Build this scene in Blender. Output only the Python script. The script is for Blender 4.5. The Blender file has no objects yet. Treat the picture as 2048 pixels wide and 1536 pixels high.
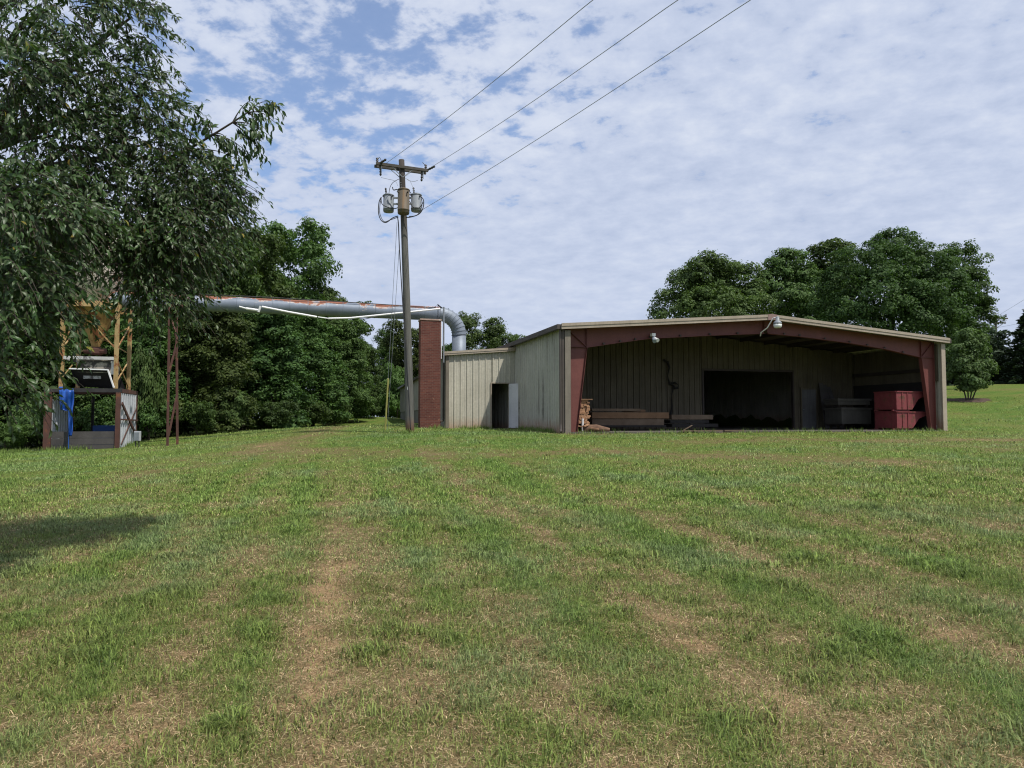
import bpy, math, random
import numpy as np
from mathutils import Vector, Matrix

random.seed(7)
RNG = np.random.default_rng(11)
S = bpy.context.scene
COL = S.collection
R = math.radians

# ------------------------------------------------------------------ camera model
F, CX, CY = 1400.0, 1024.0, 768.0
HORIZON = 836.0
PITCH = math.atan((HORIZON - CY) / F)
ZC = 1.6
cp, sp = math.cos(PITCH), math.sin(PITCH)


def ray(px, py):
    a, b = (px - CX) / F, (CY - py) / F
    return a, cp - b * sp, sp + b * cp


def P(px, py, Y):
    x, y, z = ray(px, py)
    t = Y / y
    return Vector((x * t, Y, ZC + z * t))


# ------------------------------------------------------------------ terrain
CTRL = []
for x in (-14, -7, 0, 7, 14):
    for y in (-6, 3.5):
        CTRL.append((x, y, -1.6))
for x, y, z in [(-9, 10, -1.62), (0, 12, -1.42), (9, 12, -1.3), (-4, 20, -1.08), (6, 20, -.95), (14, 22, -.86)]:
    CTRL.append((x, y, z))


def cpix(px, py, Y):
    p = P(px, py, Y)
    CTRL.append((p.x, Y, p.z - ZC))


for a in [(1123, 867, 27.4), (1300, 866, 28.5), (1500, 864, 29.8), (1700, 863, 31), (1890, 861, 32.4), (2040, 864, 32), (1032, 856, 33.9), (890, 857.5, 33),
          (860, 853.5, 32.8), (820, 865.5, 28), (770, 861, 30), (345, 891, 29), (165, 899, 28.7), (240, 897, 29), (10, 905, 29), (-300, 910, 28), (330, 874, 38),
          (120, 893, 36), (500, 863, 45), (650, 850, 55), (740, 833, 66), (800, 837, 66), (835, 846, 50), (1935, 797, 48), (1900, 772, 68), (2040, 772, 68),
          (2150, 774, 66), (1980, 830, 40), (1600, 800, 70), (1250, 820, 70), (1000, 832, 62), (600, 846, 75), (300, 850, 60), (0, 870, 50)]:
    cpix(*a)
CTRL = np.array(CTRL)
MEANZ = -0.3
LEN = 26.0


def kern(d):
    q = d / LEN * 1.7320508
    return (1 + q) * np.exp(-q)


_d = np.hypot(CTRL[:, None, 0] - CTRL[None, :, 0], CTRL[:, None, 1] - CTRL[None, :, 1])
WTS = np.linalg.solve(kern(_d) + 2e-4 * np.eye(len(CTRL)), CTRL[:, 2] - MEANZ)


def ground_z(x, y):
    x = np.asarray(x, float)
    y = np.asarray(y, float)
    out = np.full(x.shape, MEANZ + ZC)
    for (cx, cy, _), w in zip(CTRL, WTS):
        out = out + w * kern(np.hypot(x - cx, y - cy))
    return out


def under_floor(x, y, z):
    u = (x - OX) * CF + (y - OY) * SF
    v = -(x - OX) * SF + (y - OY) * CF
    k = np.clip(np.minimum(np.minimum(u + .1, W + .1 - u), np.minimum(v + .1, BACK - v)) / .5, 0, 1)
    z = z * (1 - k) + np.minimum(z, ZF - .25) * k
    k = np.clip(np.minimum(np.minimum(u + 3.4, .2 - u), np.minimum(v - LV, LV + 8 - v)) / .4, 0, 1)
    return z * (1 - k) + np.minimum(z, ZC - .85) * k


def gz(x, y):
    return float(ground_z(np.array([x]), np.array([y]))[0])


def gpix(px, py):
    """where the view ray through a pixel meets the ground"""
    x, y, z = ray(px, py)
    t = 2.0
    for _ in range(900):
        if ZC + z * t < gz(x * t, y * t):
            break
        t += 0.02 * t
    return np.array([x * t, y * t])


# ------------------------------------------------------------------ numpy noise
def hash2(ix, iy, s):
    h = (ix.astype(np.int64) * 374761393 + iy.astype(np.int64) * 668265263 + s * 974711) & 0x7fffffff
    h = ((h ^ (h >> 13)) * 1274126177) & 0x7fffffff
    return ((h ^ (h >> 16)) & 0xffff) / 65535.0


def vnoise(x, y, s=0):
    ix, iy = np.floor(x), np.floor(y)
    fx, fy = x - ix, y - iy
    fx, fy = fx * fx * (3 - 2 * fx), fy * fy * (3 - 2 * fy)
    a, b = hash2(ix, iy, s), hash2(ix + 1, iy, s)
    c, d = hash2(ix, iy + 1, s), hash2(ix + 1, iy + 1, s)
    return (a * (1 - fx) + b * fx) * (1 - fy) + (c * (1 - fx) + d * fx) * fy


def fbm(x, y, s=0, o=4):
    v, a, t = 0, .5, 0
    for i in range(o):
        v = v + a * vnoise(x * 2 ** i + 17.3 * i, y * 2 ** i - 9.1 * i, s + i)
        t += a
        a *= .5
    return v / t


def seg_dist(x, y, pts):
    best = np.full(x.shape, 1e9)
    for (ax, ay), (bx, by) in zip(pts[:-1], pts[1:]):
        dx, dy = bx - ax, by - ay
        t = np.clip(((x - ax) * dx + (y - ay) * dy) / (dx * dx + dy * dy), 0, 1)
        best = np.minimum(best, np.hypot(x - ax - t * dx, y - ay - t * dy))
    return best


STRIPS = [  # pixel polyline, half width m, dryness added
    ([(720, 1060), (700, 1120), (650, 1230)], .30, .25),
    ([(1035, 858), (1090, 866), (1130, 870), (1210, 868)], .35, .5),
    ([(520, 892), (640, 905), (800, 908), (1000, 912), (1250, 905), (1500, 915), (1800, 925)], 1.0, .34),
    ([(500, 905), (560, 885), (640, 868), (720, 850)], 1.0, .36),
    ([(1400, 884), (1560, 880), (1750, 884), (2040, 880), (2200, 880)], .9, .40),
    ([(40, 985), (200, 960), (420, 930)], .4, .12),
]
STRIPS = [([tuple(gpix(*p)) for p in pts], w, a) for pts, w, a in STRIPS]
LUSH = [([(620, 930), (600, 1000), (560, 1075)], .35, .16), ([(1150, 948), (1300, 955), (1500, 968)], .8, .22), ([(480, 900), (800, 888), (1100, 884)], .7, .1),
        ([(760, 875), (900, 868), (1040, 866)], 1.2, .35), ([(-50, 912), (110, 906)], .8, .5), ([(1260, 872), (1500, 870)], .4, .3)]
LUSH = [([tuple(gpix(*p)) for p in pts], w, a) for pts, w, a in LUSH]


LANES = [(-3.3, .22, .16), (-2.2, .30, .18), (-1.25, .20, .24), (-.35, .28, .30), (.30, .16, .20), (1.05, .20, .14), (2.28, .26, .42), (2.95, .16, .16), (4.3, .24, .32), (5.4, .2, .16), (6.7, .3, .22), (8.4, .3, .18), (-5.2, .4, .16)]
GREENS = [(-2.75, .22, .16), (-.85, .18, .14), (.68, .2, .16), (1.62, .25, .2), (3.6, .3, .2), (-1.75, .18, .12), (6.0, .3, .16)]


def dry_field(x, y):
    d = .32 + .36 * (fbm(x * .42, y * .42, 3, 3) - .5) + .30 * (fbm(x * 1.3, y * 1.3, 21, 3) - .5) + .80 * (fbm(x * 4.6, y * 4.6, 61, 4) - .5)
    rr = np.hypot(x, y)
    d = d + .19 * np.clip((8.5 - rr) / 4, 0, 1) - .12 * np.clip((rr - 9) / 12, 0, 1) + .08 * np.clip((x - 2) / 8, 0, 1) * np.clip((rr - 11) / 8, 0, 1) * np.clip((34 - y) / 3, 0, 1)
    # wheel and mower lanes run parallel across the lawn
    w = x + .23 * y + .35 * (vnoise(y * .22, y * 0 + 3.1, 5) - .5) + .16 * (fbm(x * 1.1, y * .7, 44, 2) - .5)
    fade = np.clip((24 - y) / 8, 0, 1) * (.55 + .75 * fbm(x * .7, y * .35, 47, 3))
    for c, s_, a in LANES:
        d = d + .88 * a * fade * np.exp(-((w - c) / s_) ** 2)
    for c, s_, a in GREENS:
        d = d - 1.35 * a * fade * np.exp(-((w - c) / s_) ** 2)
    d = d + .20 * fade * (vnoise(w * 5.5, y * .12, 48) - .5)
    edge = .75 + .7 * fbm(x * 1.1, y * 1.1, 40, 3)
    for pts, wd, a in STRIPS:
        d = d + a * np.exp(-(seg_dist(x, y, pts) / (wd * edge)) ** 2)
    for pts, wd, a in LUSH:
        d = d - a * np.exp(-(seg_dist(x, y, pts) / (wd * edge)) ** 2)
    return np.clip(d, 0, 1)


# ------------------------------------------------------------------ material helpers
def nt(name):
    m = bpy.data.materials.new(name)
    m.use_nodes = True
    t = m.node_tree
    t.nodes.clear()
    out = t.nodes.new('ShaderNodeOutputMaterial')
    return m, t, out


def N(t, kind, **kw):
    n = t.nodes.new('ShaderNode' + kind)
    for k, v in kw.items():
        if k in n.bl_rna.properties and not k.startswith('i_'):
            setattr(n, k, v)
    return n


def L(t, a, b):
    t.links.new(a, b)


def noise(t, vec, scale, detail=4, rough=.55, dist=0.0):
    n = N(t, 'TexNoise')
    n.inputs['Scale'].default_value = scale
    n.inputs['Detail'].default_value = detail
    n.inputs['Roughness'].default_value = rough
    n.inputs['Distortion'].default_value = dist
    if vec is not None:
        L(t, vec, n.inputs['Vector'])
    return n.outputs['Fac']


def ramp(t, fac, stops):
    r = N(t, 'ValToRGB')
    e = r.color_ramp.elements
    while len(e) < len(stops):
        e.new(.5)
    for el, (p, c) in zip(e, stops):
        el.position = p
        el.color = (*c, 1) if len(c) == 3 else c
    L(t, fac, r.inputs['Fac'])
    return r.outputs['Color']


def g(v):
    return (v, v, v)


def mixc(t, fac, a, b, mode='MIX'):
    m = N(t, 'Mix', data_type='RGBA', blend_type=mode)
    for val, sock in ((fac, m.inputs[0]), (a, m.inputs[6]), (b, m.inputs[7])):
        if isinstance(val, (int, float)):
            sock.default_value = val
        elif isinstance(val, tuple):
            sock.default_value = (*val, 1)
        else:
            L(t, val, sock)
    return m.outputs[2]


def math_(t, op, a, b=None, c=None):
    m = N(t, 'Math', operation=op)
    for i, v in enumerate((a, b, c)):
        if v is None:
            continue
        if isinstance(v, (int, float)):
            m.inputs[i].default_value = v
        else:
            L(t, v, m.inputs[i])
    return m.outputs[0]


def mapping(t, vec, scale=(1, 1, 1), rot=(0, 0, 0), loc=(0, 0, 0)):
    m = N(t, 'Mapping')
    m.inputs['Scale'].default_value = scale
    m.inputs['Rotation'].default_value = rot
    m.inputs['Location'].default_value = loc
    L(t, vec, m.inputs['Vector'])
    return m.outputs[0]


def objvec(t):
    return N(t, 'TexCoord').outputs['Object']


def bsdf(t, out, col, rough=.6, metal=0.0, spec=.5, bump=None, bstr=.3, bdist=.02):
    b = N(t, 'BsdfPrincipled')
    if isinstance(col, tuple):
        b.inputs['Base Color'].default_value = (*col, 1)
    else:
        L(t, col, b.inputs['Base Color'])
    if isinstance(rough, (int, float)):
        b.inputs['Roughness'].default_value = rough
    else:
        L(t, rough, b.inputs['Roughness'])
    b.inputs['Metallic'].default_value = metal
    b.inputs['Specular IOR Level'].default_value = spec
    if bump is not None:
        bn = N(t, 'Bump')
        bn.inputs['Strength'].default_value = bstr
        bn.inputs['Distance'].default_value = bdist
        L(t, bump, bn.inputs['Height'])
        L(t, bn.outputs[0], b.inputs['Normal'])
    L(t, b.outputs[0], out.inputs['Surface'])
    return b


MATS = {}


def worn(name, c1, c2, scale=2.0, rough=.6, metal=0.0, streak=0.0, streak_col=None, rust=0.0, rust_col=(.16, .06, .025), bump=.15, splash=None, rscale=2.5):
    """two-tone weathered paint or metal, with optional vertical streaks, rust patches and a splash band of red clay at the foot"""
    if name in MATS:
        return MATS[name]
    m, t, out = nt(name)
    v = objvec(t)
    n1 = noise(t, v, scale, 5, .6)
    col = ramp(t, n1, [(.3, c1), (.7, c2)])
    fine = noise(t, v, scale * 14, 3, .6)
    col = mixc(t, .25, col, ramp(t, fine, [(.3, g(.35)), (.7, g(.75))]), 'OVERLAY')
    if streak:
        sv = mapping(t, v, (3.0, 3.0, .16))
        sn = noise(t, sv, 2.2, 4, .65)
        col = mixc(t, math_(t, 'MULTIPLY', ramp(t, sn, [(.5, g(0)), (.72, g(1))]), streak), col, streak_col or tuple(x * .4 for x in c1))
    if rust:
        rn = noise(t, v, rscale, 6, .65, .3)
        rc = mixc(t, noise(t, v, rscale * 6, 4), rust_col, tuple(min(1, x * 2.3) for x in rust_col))
        col = mixc(t, ramp(t, rn, [(.62 - .25 * rust, g(0)), (.70 - .25 * rust, g(1))]), col, rc)
    if splash:
        h, sc = splash
        sep = N(t, 'SeparateXYZ')
        L(t, v, sep.inputs[0])
        k = math_(t, 'ADD', sep.outputs[2], math_(t, 'MULTIPLY', math_(t, 'SUBTRACT', noise(t, mapping(t, v, (2, 2, .5)), 2.0, 5, .7), .5), h * 1.6))
        kk = math_(t, 'SUBTRACT', 1.0, math_(t, 'DIVIDE', k, h))
        kk.node.use_clamp = True
        col = mixc(t, math_(t, 'MULTIPLY', kk, .75), col, sc)
    bsdf(t, out, col, rough, metal, .4, fine, bump, .01)
    MATS[name] = m
    return m


CREAM = dict(c1=(.40, .38, .315), c2=(.50, .475, .40))
M_wall = worn('cream_ribbed_steel', **CREAM, scale=.7, rough=.5, streak=.30, streak_col=(.20, .18, .14), splash=(.85, (.33, .15, .065)))
def add_dark_run(m, along, half, z0, z1, strength, col):
    """a darker run at one place of a wall (distance along the wall, height band)"""
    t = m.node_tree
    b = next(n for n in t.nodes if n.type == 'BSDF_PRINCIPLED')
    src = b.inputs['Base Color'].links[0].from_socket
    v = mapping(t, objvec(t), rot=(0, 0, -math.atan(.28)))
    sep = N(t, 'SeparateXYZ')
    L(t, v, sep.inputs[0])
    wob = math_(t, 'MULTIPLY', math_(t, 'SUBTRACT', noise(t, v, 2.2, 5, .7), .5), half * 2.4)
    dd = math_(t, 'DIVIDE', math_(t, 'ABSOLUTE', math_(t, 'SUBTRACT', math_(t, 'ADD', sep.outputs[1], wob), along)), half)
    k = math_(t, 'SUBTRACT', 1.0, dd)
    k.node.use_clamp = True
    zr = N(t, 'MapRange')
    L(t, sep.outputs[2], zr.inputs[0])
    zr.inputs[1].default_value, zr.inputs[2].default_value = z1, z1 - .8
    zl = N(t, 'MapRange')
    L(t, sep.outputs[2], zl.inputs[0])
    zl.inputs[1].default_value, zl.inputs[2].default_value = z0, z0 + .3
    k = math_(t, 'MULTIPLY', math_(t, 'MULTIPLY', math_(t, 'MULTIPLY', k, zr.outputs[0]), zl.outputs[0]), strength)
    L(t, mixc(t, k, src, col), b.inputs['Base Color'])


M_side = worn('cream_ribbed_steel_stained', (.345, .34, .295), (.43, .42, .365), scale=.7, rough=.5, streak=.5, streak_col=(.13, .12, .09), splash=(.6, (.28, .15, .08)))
for _a in ((2.45, .20, .3, 2.6, .75, (.07, .065, .055)), (3.1, .16, .5, 2.9, .4, (.10, .09, .075)), (6.35, .35, -.2, 2.2, .7, (.06, .055, .05)), (4.6, .3, -.2, 1.2, .3, (.12, .09, .06))):  # front runs are stains; the one beside the annex is a plain darker band
    add_dark_run(M_side, *_a)
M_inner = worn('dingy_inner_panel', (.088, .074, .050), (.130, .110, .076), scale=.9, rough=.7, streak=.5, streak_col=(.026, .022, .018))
M_trim = worn('tan_trim', (.30, .25, .195), (.37, .315, .25), scale=1.5, rough=.5, streak=.2)
M_trimdark = worn('brown_gutter', (.055, .045, .04), (.085, .07, .06), scale=2, rough=.5)
M_corner = worn('taupe_trim', (.15, .13, .105), (.20, .175, .14), scale=2, rough=.55, streak=.35)
M_red = worn('red_oxide_steel', (.120, .037, .032), (.165, .055, .047), scale=1.2, rough=.55, streak=.35, streak_col=(.09, .03, .028))
M_redbin = worn('red_painted_bin', (.165, .034, .038), (.225, .054, .058), scale=2.5, rough=.55, streak=.55, streak_col=(.09, .025, .025), rust=.3, rust_col=(.07, .03, .02))
M_purlin = worn('dark_purlin', (.035, .028, .026), (.06, .045, .04), scale=2)
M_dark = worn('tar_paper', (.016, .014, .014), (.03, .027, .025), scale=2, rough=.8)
M_conc = worn('dusty_concrete', (.085, .075, .065), (.13, .115, .10), scale=1.4, rough=.85, bump=.4)
M_block = worn('grey_block', (.22, .21, .2), (.30, .29, .27), scale=2, rough=.85)
M_roof = worn('roof_steel', (.30, .27, .23), (.36, .33, .28), scale=1, rough=.45)
M_door = worn('grey_white_door', (.52, .53, .56), (.62, .63, .66), scale=1.5, rough=.4, streak=.2)
M_galv = worn('galvanised_duct', (.165, .192, .235), (.235, .27, .32), scale=1.6, rough=.55, metal=.25, streak=.25, streak_col=(.17, .19, .23))
M_ironrust = worn('rusty_steel', (.060, .028, .022), (.10, .045, .034), scale=3, rough=.85, rust=.2, rust_col=(.09, .035, .018))
M_yellow = worn('faded_yellow_paint', (.32, .215, .085), (.42, .30, .14), scale=2.0, rough=.6, rust=.42, rust_col=(.14, .055, .022), rscale=3.5)
M_cyclone = worn('chalky_cream_steel', (.50, .44, .38), (.60, .54, .47), scale=1, rough=.6, streak=.3, streak_col=(.28, .15, .08), rust=.18)
M_cone = worn('rusty_yellow_cone', (.34, .20, .07), (.42, .27, .11), scale=1.2, rough=.65, streak=.7, streak_col=(.10, .036, .016), rust=.55, rust_col=(.11, .04, .016))
M_whitepaint = worn('dirty_white_metal', (.36, .36, .36), (.46, .46, .46), scale=1.6, rough=.55, rust=.42, rust_col=(.05, .045, .045))
M_white = worn('white_plastic', (.66, .66, .67), (.78, .78, .78), scale=2, rough=.45)
M_sooty = worn('sooty_steel', (.016, .015, .016), (.035, .032, .034), scale=2, rough=.7)
M_corr = worn('zinc_sheet', (.38, .40, .43), (.52, .54, .57), scale=1.4, rough=.45, metal=.2, streak=.5, streak_col=(.22, .21, .22))
M_plank = worn('weathered_planks', (.04, .037, .037), (.085, .078, .076), scale=1.5, rough=.85, bump=.5)
M_lumber = worn('sawn_lumber', (.15, .085, .045), (.23, .135, .075), scale=2, rough=.8, bump=.4)
M_lumber2 = worn('grey_lumber', (.105, .072, .048), (.17, .125, .088), scale=2, rough=.85, bump=.4)
M_firewood = worn('rough_cut_wood', (.30, .16, .09), (.46, .28, .165), scale=6, rough=.9, bump=.6)
M_log = worn('bark_log', (.10, .055, .035), (.19, .115, .075), scale=4, rough=.9, bump=.8)
M_tarp = worn('blue_tarp', (.008, .05, .26), (.014, .085, .38), scale=3, rough=.4)
M_blue = worn('blue_paint', (.012, .06, .24), (.022, .09, .33), scale=2, rough=.5)
M_can = worn('grey_transformer', (.17, .19, .21), (.225, .245, .27), scale=2, rough=.45, streak=.2)
M_canrust = worn('rusted_transformer', (.070, .062, .048), (.105, .086, .06), scale=2.5, rough=.6, streak=.6, streak_col=(.22, .11, .03))
M_ceramic = worn('brown_ceramic', (.03, .028, .03), (.06, .055, .055), scale=4, rough=.25)
M_cable = worn('black_cable', (.02, .02, .022), (.035, .035, .04), scale=4, rough=.6)
M_wire = worn('aluminium_wire', (.22, .24, .27), (.30, .32, .35), scale=4, rough=.5, metal=.2)
M_guard = worn('yellow_guard', (.36, .33, .10), (.46, .42, .16), scale=3, rough=.5)
M_glass = worn('frosted_lamp_glass', (.66, .68, .66), (.74, .76, .74), scale=4, rough=.25)
M_mulch = worn('brown_mulch', (.05, .03, .02), (.10, .065, .045), scale=8, rough=.95, bump=1)


def wood_pole():
    m, t, out = nt('grey_weathered_pole')
    v = objvec(t)
    sv = mapping(t, v, (9, 9, .35))
    n = noise(t, sv, 3, 6, .7)
    col = ramp(t, n, [(.25, (.05, .049, .045)), (.5, (.11, .108, .099)), (.75, (.18, .175, .16))])
    sep = N(t, 'SeparateXYZ')
    L(t, v, sep.inputs[0])
    foot = math_(t, 'SUBTRACT', 1.0, math_(t, 'DIVIDE', math_(t, 'ADD', sep.outputs[2], math_(t, 'MULTIPLY', noise(t, v, 4), .3)), .85))
    foot.node.use_clamp = True
    col = mixc(t, math_(t, 'MULTIPLY', foot, .8), col, (.25, .10, .045))
    hi = N(t, 'MapRange')
    L(t, sep.outputs[2], hi.inputs[0])
    hi.inputs[1].default_value, hi.inputs[2].default_value = 7.5, 9.2
    col = mixc(t, math_(t, 'MULTIPLY', hi.outputs[0], .75), col, (.035, .025, .022))
    bsdf(t, out, col, .85, 0, .3, n, .5, .02)
    return m


M_pole = wood_pole()
M_arm = worn('old_crossarm', (.05, .045, .04), (.10, .09, .078), scale=3, rough=.85, bump=.5)


def brick_mat(yaw):
    m, t, out = nt('red_brick')
    v = mapping(t, objvec(t), rot=(0, 0, -yaw))
    sep = N(t, 'SeparateXYZ')
    L(t, v, sep.inputs[0])
    cmb = N(t, 'CombineXYZ')
    L(t, math_(t, 'ADD', sep.outputs[0], sep.outputs[1]), cmb.inputs[0])
    L(t, sep.outputs[2], cmb.inputs[1])
    b = N(t, 'TexBrick')
    L(t, cmb.outputs[0], b.inputs['Vector'])
    b.inputs['Color1'].default_value = (.125, .042, .030, 1)
    b.inputs['Color2'].default_value = (.082, .024, .019, 1)
    b.inputs['Mortar'].default_value = (.13, .085, .07, 1)
    b.inputs['Scale'].default_value = 1
    b.inputs['Brick Width'].default_value = .21
    b.inputs['Row Height'].default_value = .075
    b.inputs['Mortar Size'].default_value = .006
    b.inputs['Bias'].default_value = -.1
    col = mixc(t, .5, b.outputs['Color'], ramp(t, noise(t, v, 1.2, 6, .7), [(.3, g(.3)), (.7, g(.75))]), 'OVERLAY')
    spots = noise(t, v, 9, 2)
    col = mixc(t, ramp(t, spots, [(.71, g(0)), (.74, g(.6))]), col, (.36, .2, .13))
    bsdf(t, out, col, .85, 0, .3, b.outputs['Fac'], -.4, .01)
    return m


def duct_mat():
    """zinc duct with rust scabs that grow on its upper side"""
    m, t, out = nt('rust_scabbed_duct')
    v = objvec(t)
    n1 = noise(t, v, 1.5, 5)
    col = ramp(t, n1, [(.3, (.15, .178, .225)), (.7, (.225, .26, .32))])
    geo = N(t, 'NewGeometry')
    sep = N(t, 'SeparateXYZ')
    L(t, geo.outputs['True Normal'], sep.inputs[0])
    rn = noise(t, mapping(t, v, (1, 1, 2.0)), 1.1, 6, .62, .2)
    k = math_(t, 'ADD', math_(t, 'MULTIPLY', sep.outputs[2], .30), rn)
    mask = ramp(t, k, [(.685, g(0)), (.71, g(1))])
    rc = mixc(t, noise(t, v, 9, 4), (.17, .055, .03), (.33, .125, .065))
    halo = ramp(t, k, [(.655, g(0)), (.685, g(1))])
    col = mixc(t, halo, col, (.50, .45, .42))
    col = mixc(t, mask, col, rc)
    b = bsdf(t, out, col, .55, 0, .4, n1, .05, .01)
    L(t, math_(t, 'MULTIPLY', math_(t, 'SUBTRACT', 1.0, halo), .2), b.inputs['Metallic'])
    return m


def leaf_mat(name, cols, rough=.6, trans=.3, spec=.2, clump=.5, cscale=.55):
    m, t, out = nt(name)
    geo = N(t, 'NewGeometry')
    rnd = geo.outputs['Random Per Island']
    col = ramp(t, rnd, [(i / (len(cols) - 1), c) for i, c in enumerate(cols)])
    v = objvec(t)
    oi = N(t, 'ObjectInfo')
    off = N(t, 'VectorMath', operation='ADD')
    L(t, v, off.inputs[0])
    L(t, oi.outputs['Location'], off.inputs[1])
    cn = noise(t, off.outputs[0], cscale, 3, .6)
    col = mixc(t, clump, col, ramp(t, cn, [(.3, g(.22)), (.7, g(.82))]), 'OVERLAY')
    hv = N(t, 'HueSaturation')
    L(t, col, hv.inputs['Color'])
    L(t, math_(t, 'ADD', .485, math_(t, 'MULTIPLY', oi.outputs['Random'], .03)), hv.inputs['Hue'])
    L(t, math_(t, 'ADD', .8, math_(t, 'MULTIPLY', oi.outputs['Random'], .45)), hv.inputs['Value'])
    col = hv.outputs[0]
    b = N(t, 'BsdfPrincipled')
    L(t, col, b.inputs['Base Color'])
    b.inputs['Roughness'].default_value = rough
    b.inputs['Specular IOR Level'].default_value = spec
    tr = N(t, 'BsdfTranslucent')
    L(t, mixc(t, 1.0, col, (1.0, 1.15, .5), 'MULTIPLY'), tr.inputs['Color'])
    mx = N(t, 'MixShader')
    mx.inputs[0].default_value = trans
    L(t, b.outputs[0], mx.inputs[1])
    L(t, tr.outputs[0], mx.inputs[2])
    L(t, mx.outputs[0], out.inputs['Surface'])
    return m


M_leafdark = leaf_mat('forest_leaves', [(.036, .068, .020), (.058, .104, .028), (.090, .142, .036), (.046, .086, .026)])
M_leafmid = leaf_mat('poplar_leaves', [(.055, .098, .030), (.085, .145, .042), (.070, .120, .038), (.115, .175, .052)])
M_leafolive = leaf_mat('oak_leaves', [(.040, .068, .020), (.064, .102, .028), (.092, .132, .036), (.050, .084, .025)])
M_leafbright = leaf_mat('bright_bush_leaves', [(.07, .13, .035), (.10, .18, .05), (.085, .15, .04)], trans=.35)
M_leafblue = leaf_mat('shrub_leaves', [(.070, .125, .046), (.100, .165, .058), (.135, .205, .072)])
M_conifer = leaf_mat('conifer_needles', [(.026, .046, .028), (.042, .068, .036), (.056, .085, .044)], trans=.1)
M_vine = leaf_mat('vine_leaves', [(.040, .080, .026), (.060, .112, .034), (.084, .142, .042)])
M_leafnear = leaf_mat('near_tree_leaves', [(.026, .054, .016), (.042, .082, .022), (.066, .115, .032), (.044, .068, .028), (.090, .120, .055), (.032, .064, .020)],
                      rough=.42, trans=.28, spec=.4, clump=.3, cscale=1.2)
M_leafyellow = leaf_mat('near_tree_yellowed_leaves', [(.18, .20, .035), (.32, .20, .05), (.16, .20, .05)], trans=.4)
M_leafdome = leaf_mat('dome_tree_leaves', [(.030, .054, .018), (.048, .082, .024), (.070, .108, .030), (.038, .066, .021)])
M_bark = worn('dark_bark', (.035, .028, .022), (.075, .06, .048), scale=5, rough=.9, bump=.9)
M_twig = worn('brown_twig', (.03, .024, .018), (.055, .042, .03), scale=5, rough=.8)


def ground_mat():
    m, t, out = nt('lawn_ground')
    v = objvec(t)
    a = N(t, 'Attribute', attribute_name='dry')
    n1 = noise(t, v, 3.1, 6, .65)
    n2 = noise(t, v, 26, 4, .7)
    n3 = noise(t, v, 90, 2, .7)
    k = math_(t, 'ADD', a.outputs['Fac'], math_(t, 'MULTIPLY', math_(t, 'SUBTRACT', n1, .5), .35))
    k = math_(t, 'ADD', k, math_(t, 'MULTIPLY', math_(t, 'SUBTRACT', n2, .5), .55))
    col = ramp(t, k, [(.05, (.085, .150, .026)), (.30, (.135, .165, .038)), (.52, (.150, .135, .050)), (.80, (.195, .145, .072)), (1.0, (.34, .225, .122))])
    col = mixc(t, .85, col, ramp(t, n3, [(.3, g(.12)), (.7, g(.85))]), 'OVERLAY')
    col = mixc(t, ramp(t, noise(t, v, 34, 3, .7, .4), [(.60, g(0)), (.70, g(.65))]), col, (.035, .030, .016))  # dark flecks paint in the shadow gaps between the thatch
    bsdf(t, out, col, .95, 0, .1, math_(t, 'ADD', n2, n3), .8, .03)
    return m


def grass_mat():
    m, t, out = nt('grass_blades')
    a = N(t, 'Attribute', attribute_name='tint')
    b = N(t, 'BsdfPrincipled')
    L(t, a.outputs['Color'], b.inputs['Base Color'])
    b.inputs['Roughness'].default_value = .55
    b.inputs['Specular IOR Level'].default_value = .25
    geo = N(t, 'NewGeometry')
    vm = N(t, 'VectorMath', operation='ADD')
    L(t, geo.outputs['Normal'], vm.inputs[0])
    vm.inputs[1].default_value = (0, 0, .35)
    vn = N(t, 'VectorMath', operation='NORMALIZE')
    L(t, vm.outputs[0], vn.inputs[0])
    L(t, vn.outputs[0], b.inputs['Normal'])
    tr = N(t, 'BsdfTranslucent')
    L(t, a.outputs['Color'], tr.inputs['Color'])
    mx = N(t, 'MixShader')
    mx.inputs[0].default_value = .25
    L(t, b.outputs[0], mx.inputs[1])
    L(t, tr.outputs[0], mx.inputs[2])
    L(t, mx.outputs[0], out.inputs['Surface'])
    return m


# ------------------------------------------------------------------ object helpers
BASE = {}


def tag(o, label=None, cat=None, group=None, kind=None):
    if label:
        o['label'] = label
    if cat:
        o['category'] = cat
    if group:
        o['group'] = group
    if kind:
        o['kind'] = kind
    return o


def thing(name, loc, label, cat, group=None):
    o = bpy.data.objects.new(name, None)
    COL.objects.link(o)
    o.location = loc
    o.empty_display_size = .2
    BASE[o] = Vector(loc)
    return tag(o, label, cat, group)


def link_mesh(name, me, mat, parent=None, base=None):
    o = bpy.data.objects.new(name, me)
    COL.objects.link(o)
    if mat:
        me.materials.append(mat)
    if parent is not None:
        o.parent = parent
        BASE[o] = BASE[parent]
    elif base is not None:
        o.location = base
        BASE[o] = Vector(base)
    return o


def np_mesh(name, V, faces_flat, sizes, smooth=False):
    """fast mesh from arrays: V n x 3, flat vertex indices, loop count of each face"""
    me = bpy.data.meshes.new(name)
    me.vertices.add(len(V))
    me.vertices.foreach_set('co', np.ascontiguousarray(V, np.float32).ravel())
    me.loops.add(len(faces_flat))
    me.loops.foreach_set('vertex_index', np.ascontiguousarray(faces_flat, np.int32))
    me.polygons.add(len(sizes))
    st = np.concatenate([[0], np.cumsum(sizes)[:-1]]).astype(np.int32)
    me.polygons.foreach_set('loop_start', st)
    me.polygons.foreach_set('loop_total', np.ascontiguousarray(sizes, np.int32))
    if smooth:
        me.polygons.foreach_set('use_smooth', np.ones(len(sizes), bool))
    me.update(calc_edges=True)
    return me


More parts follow.
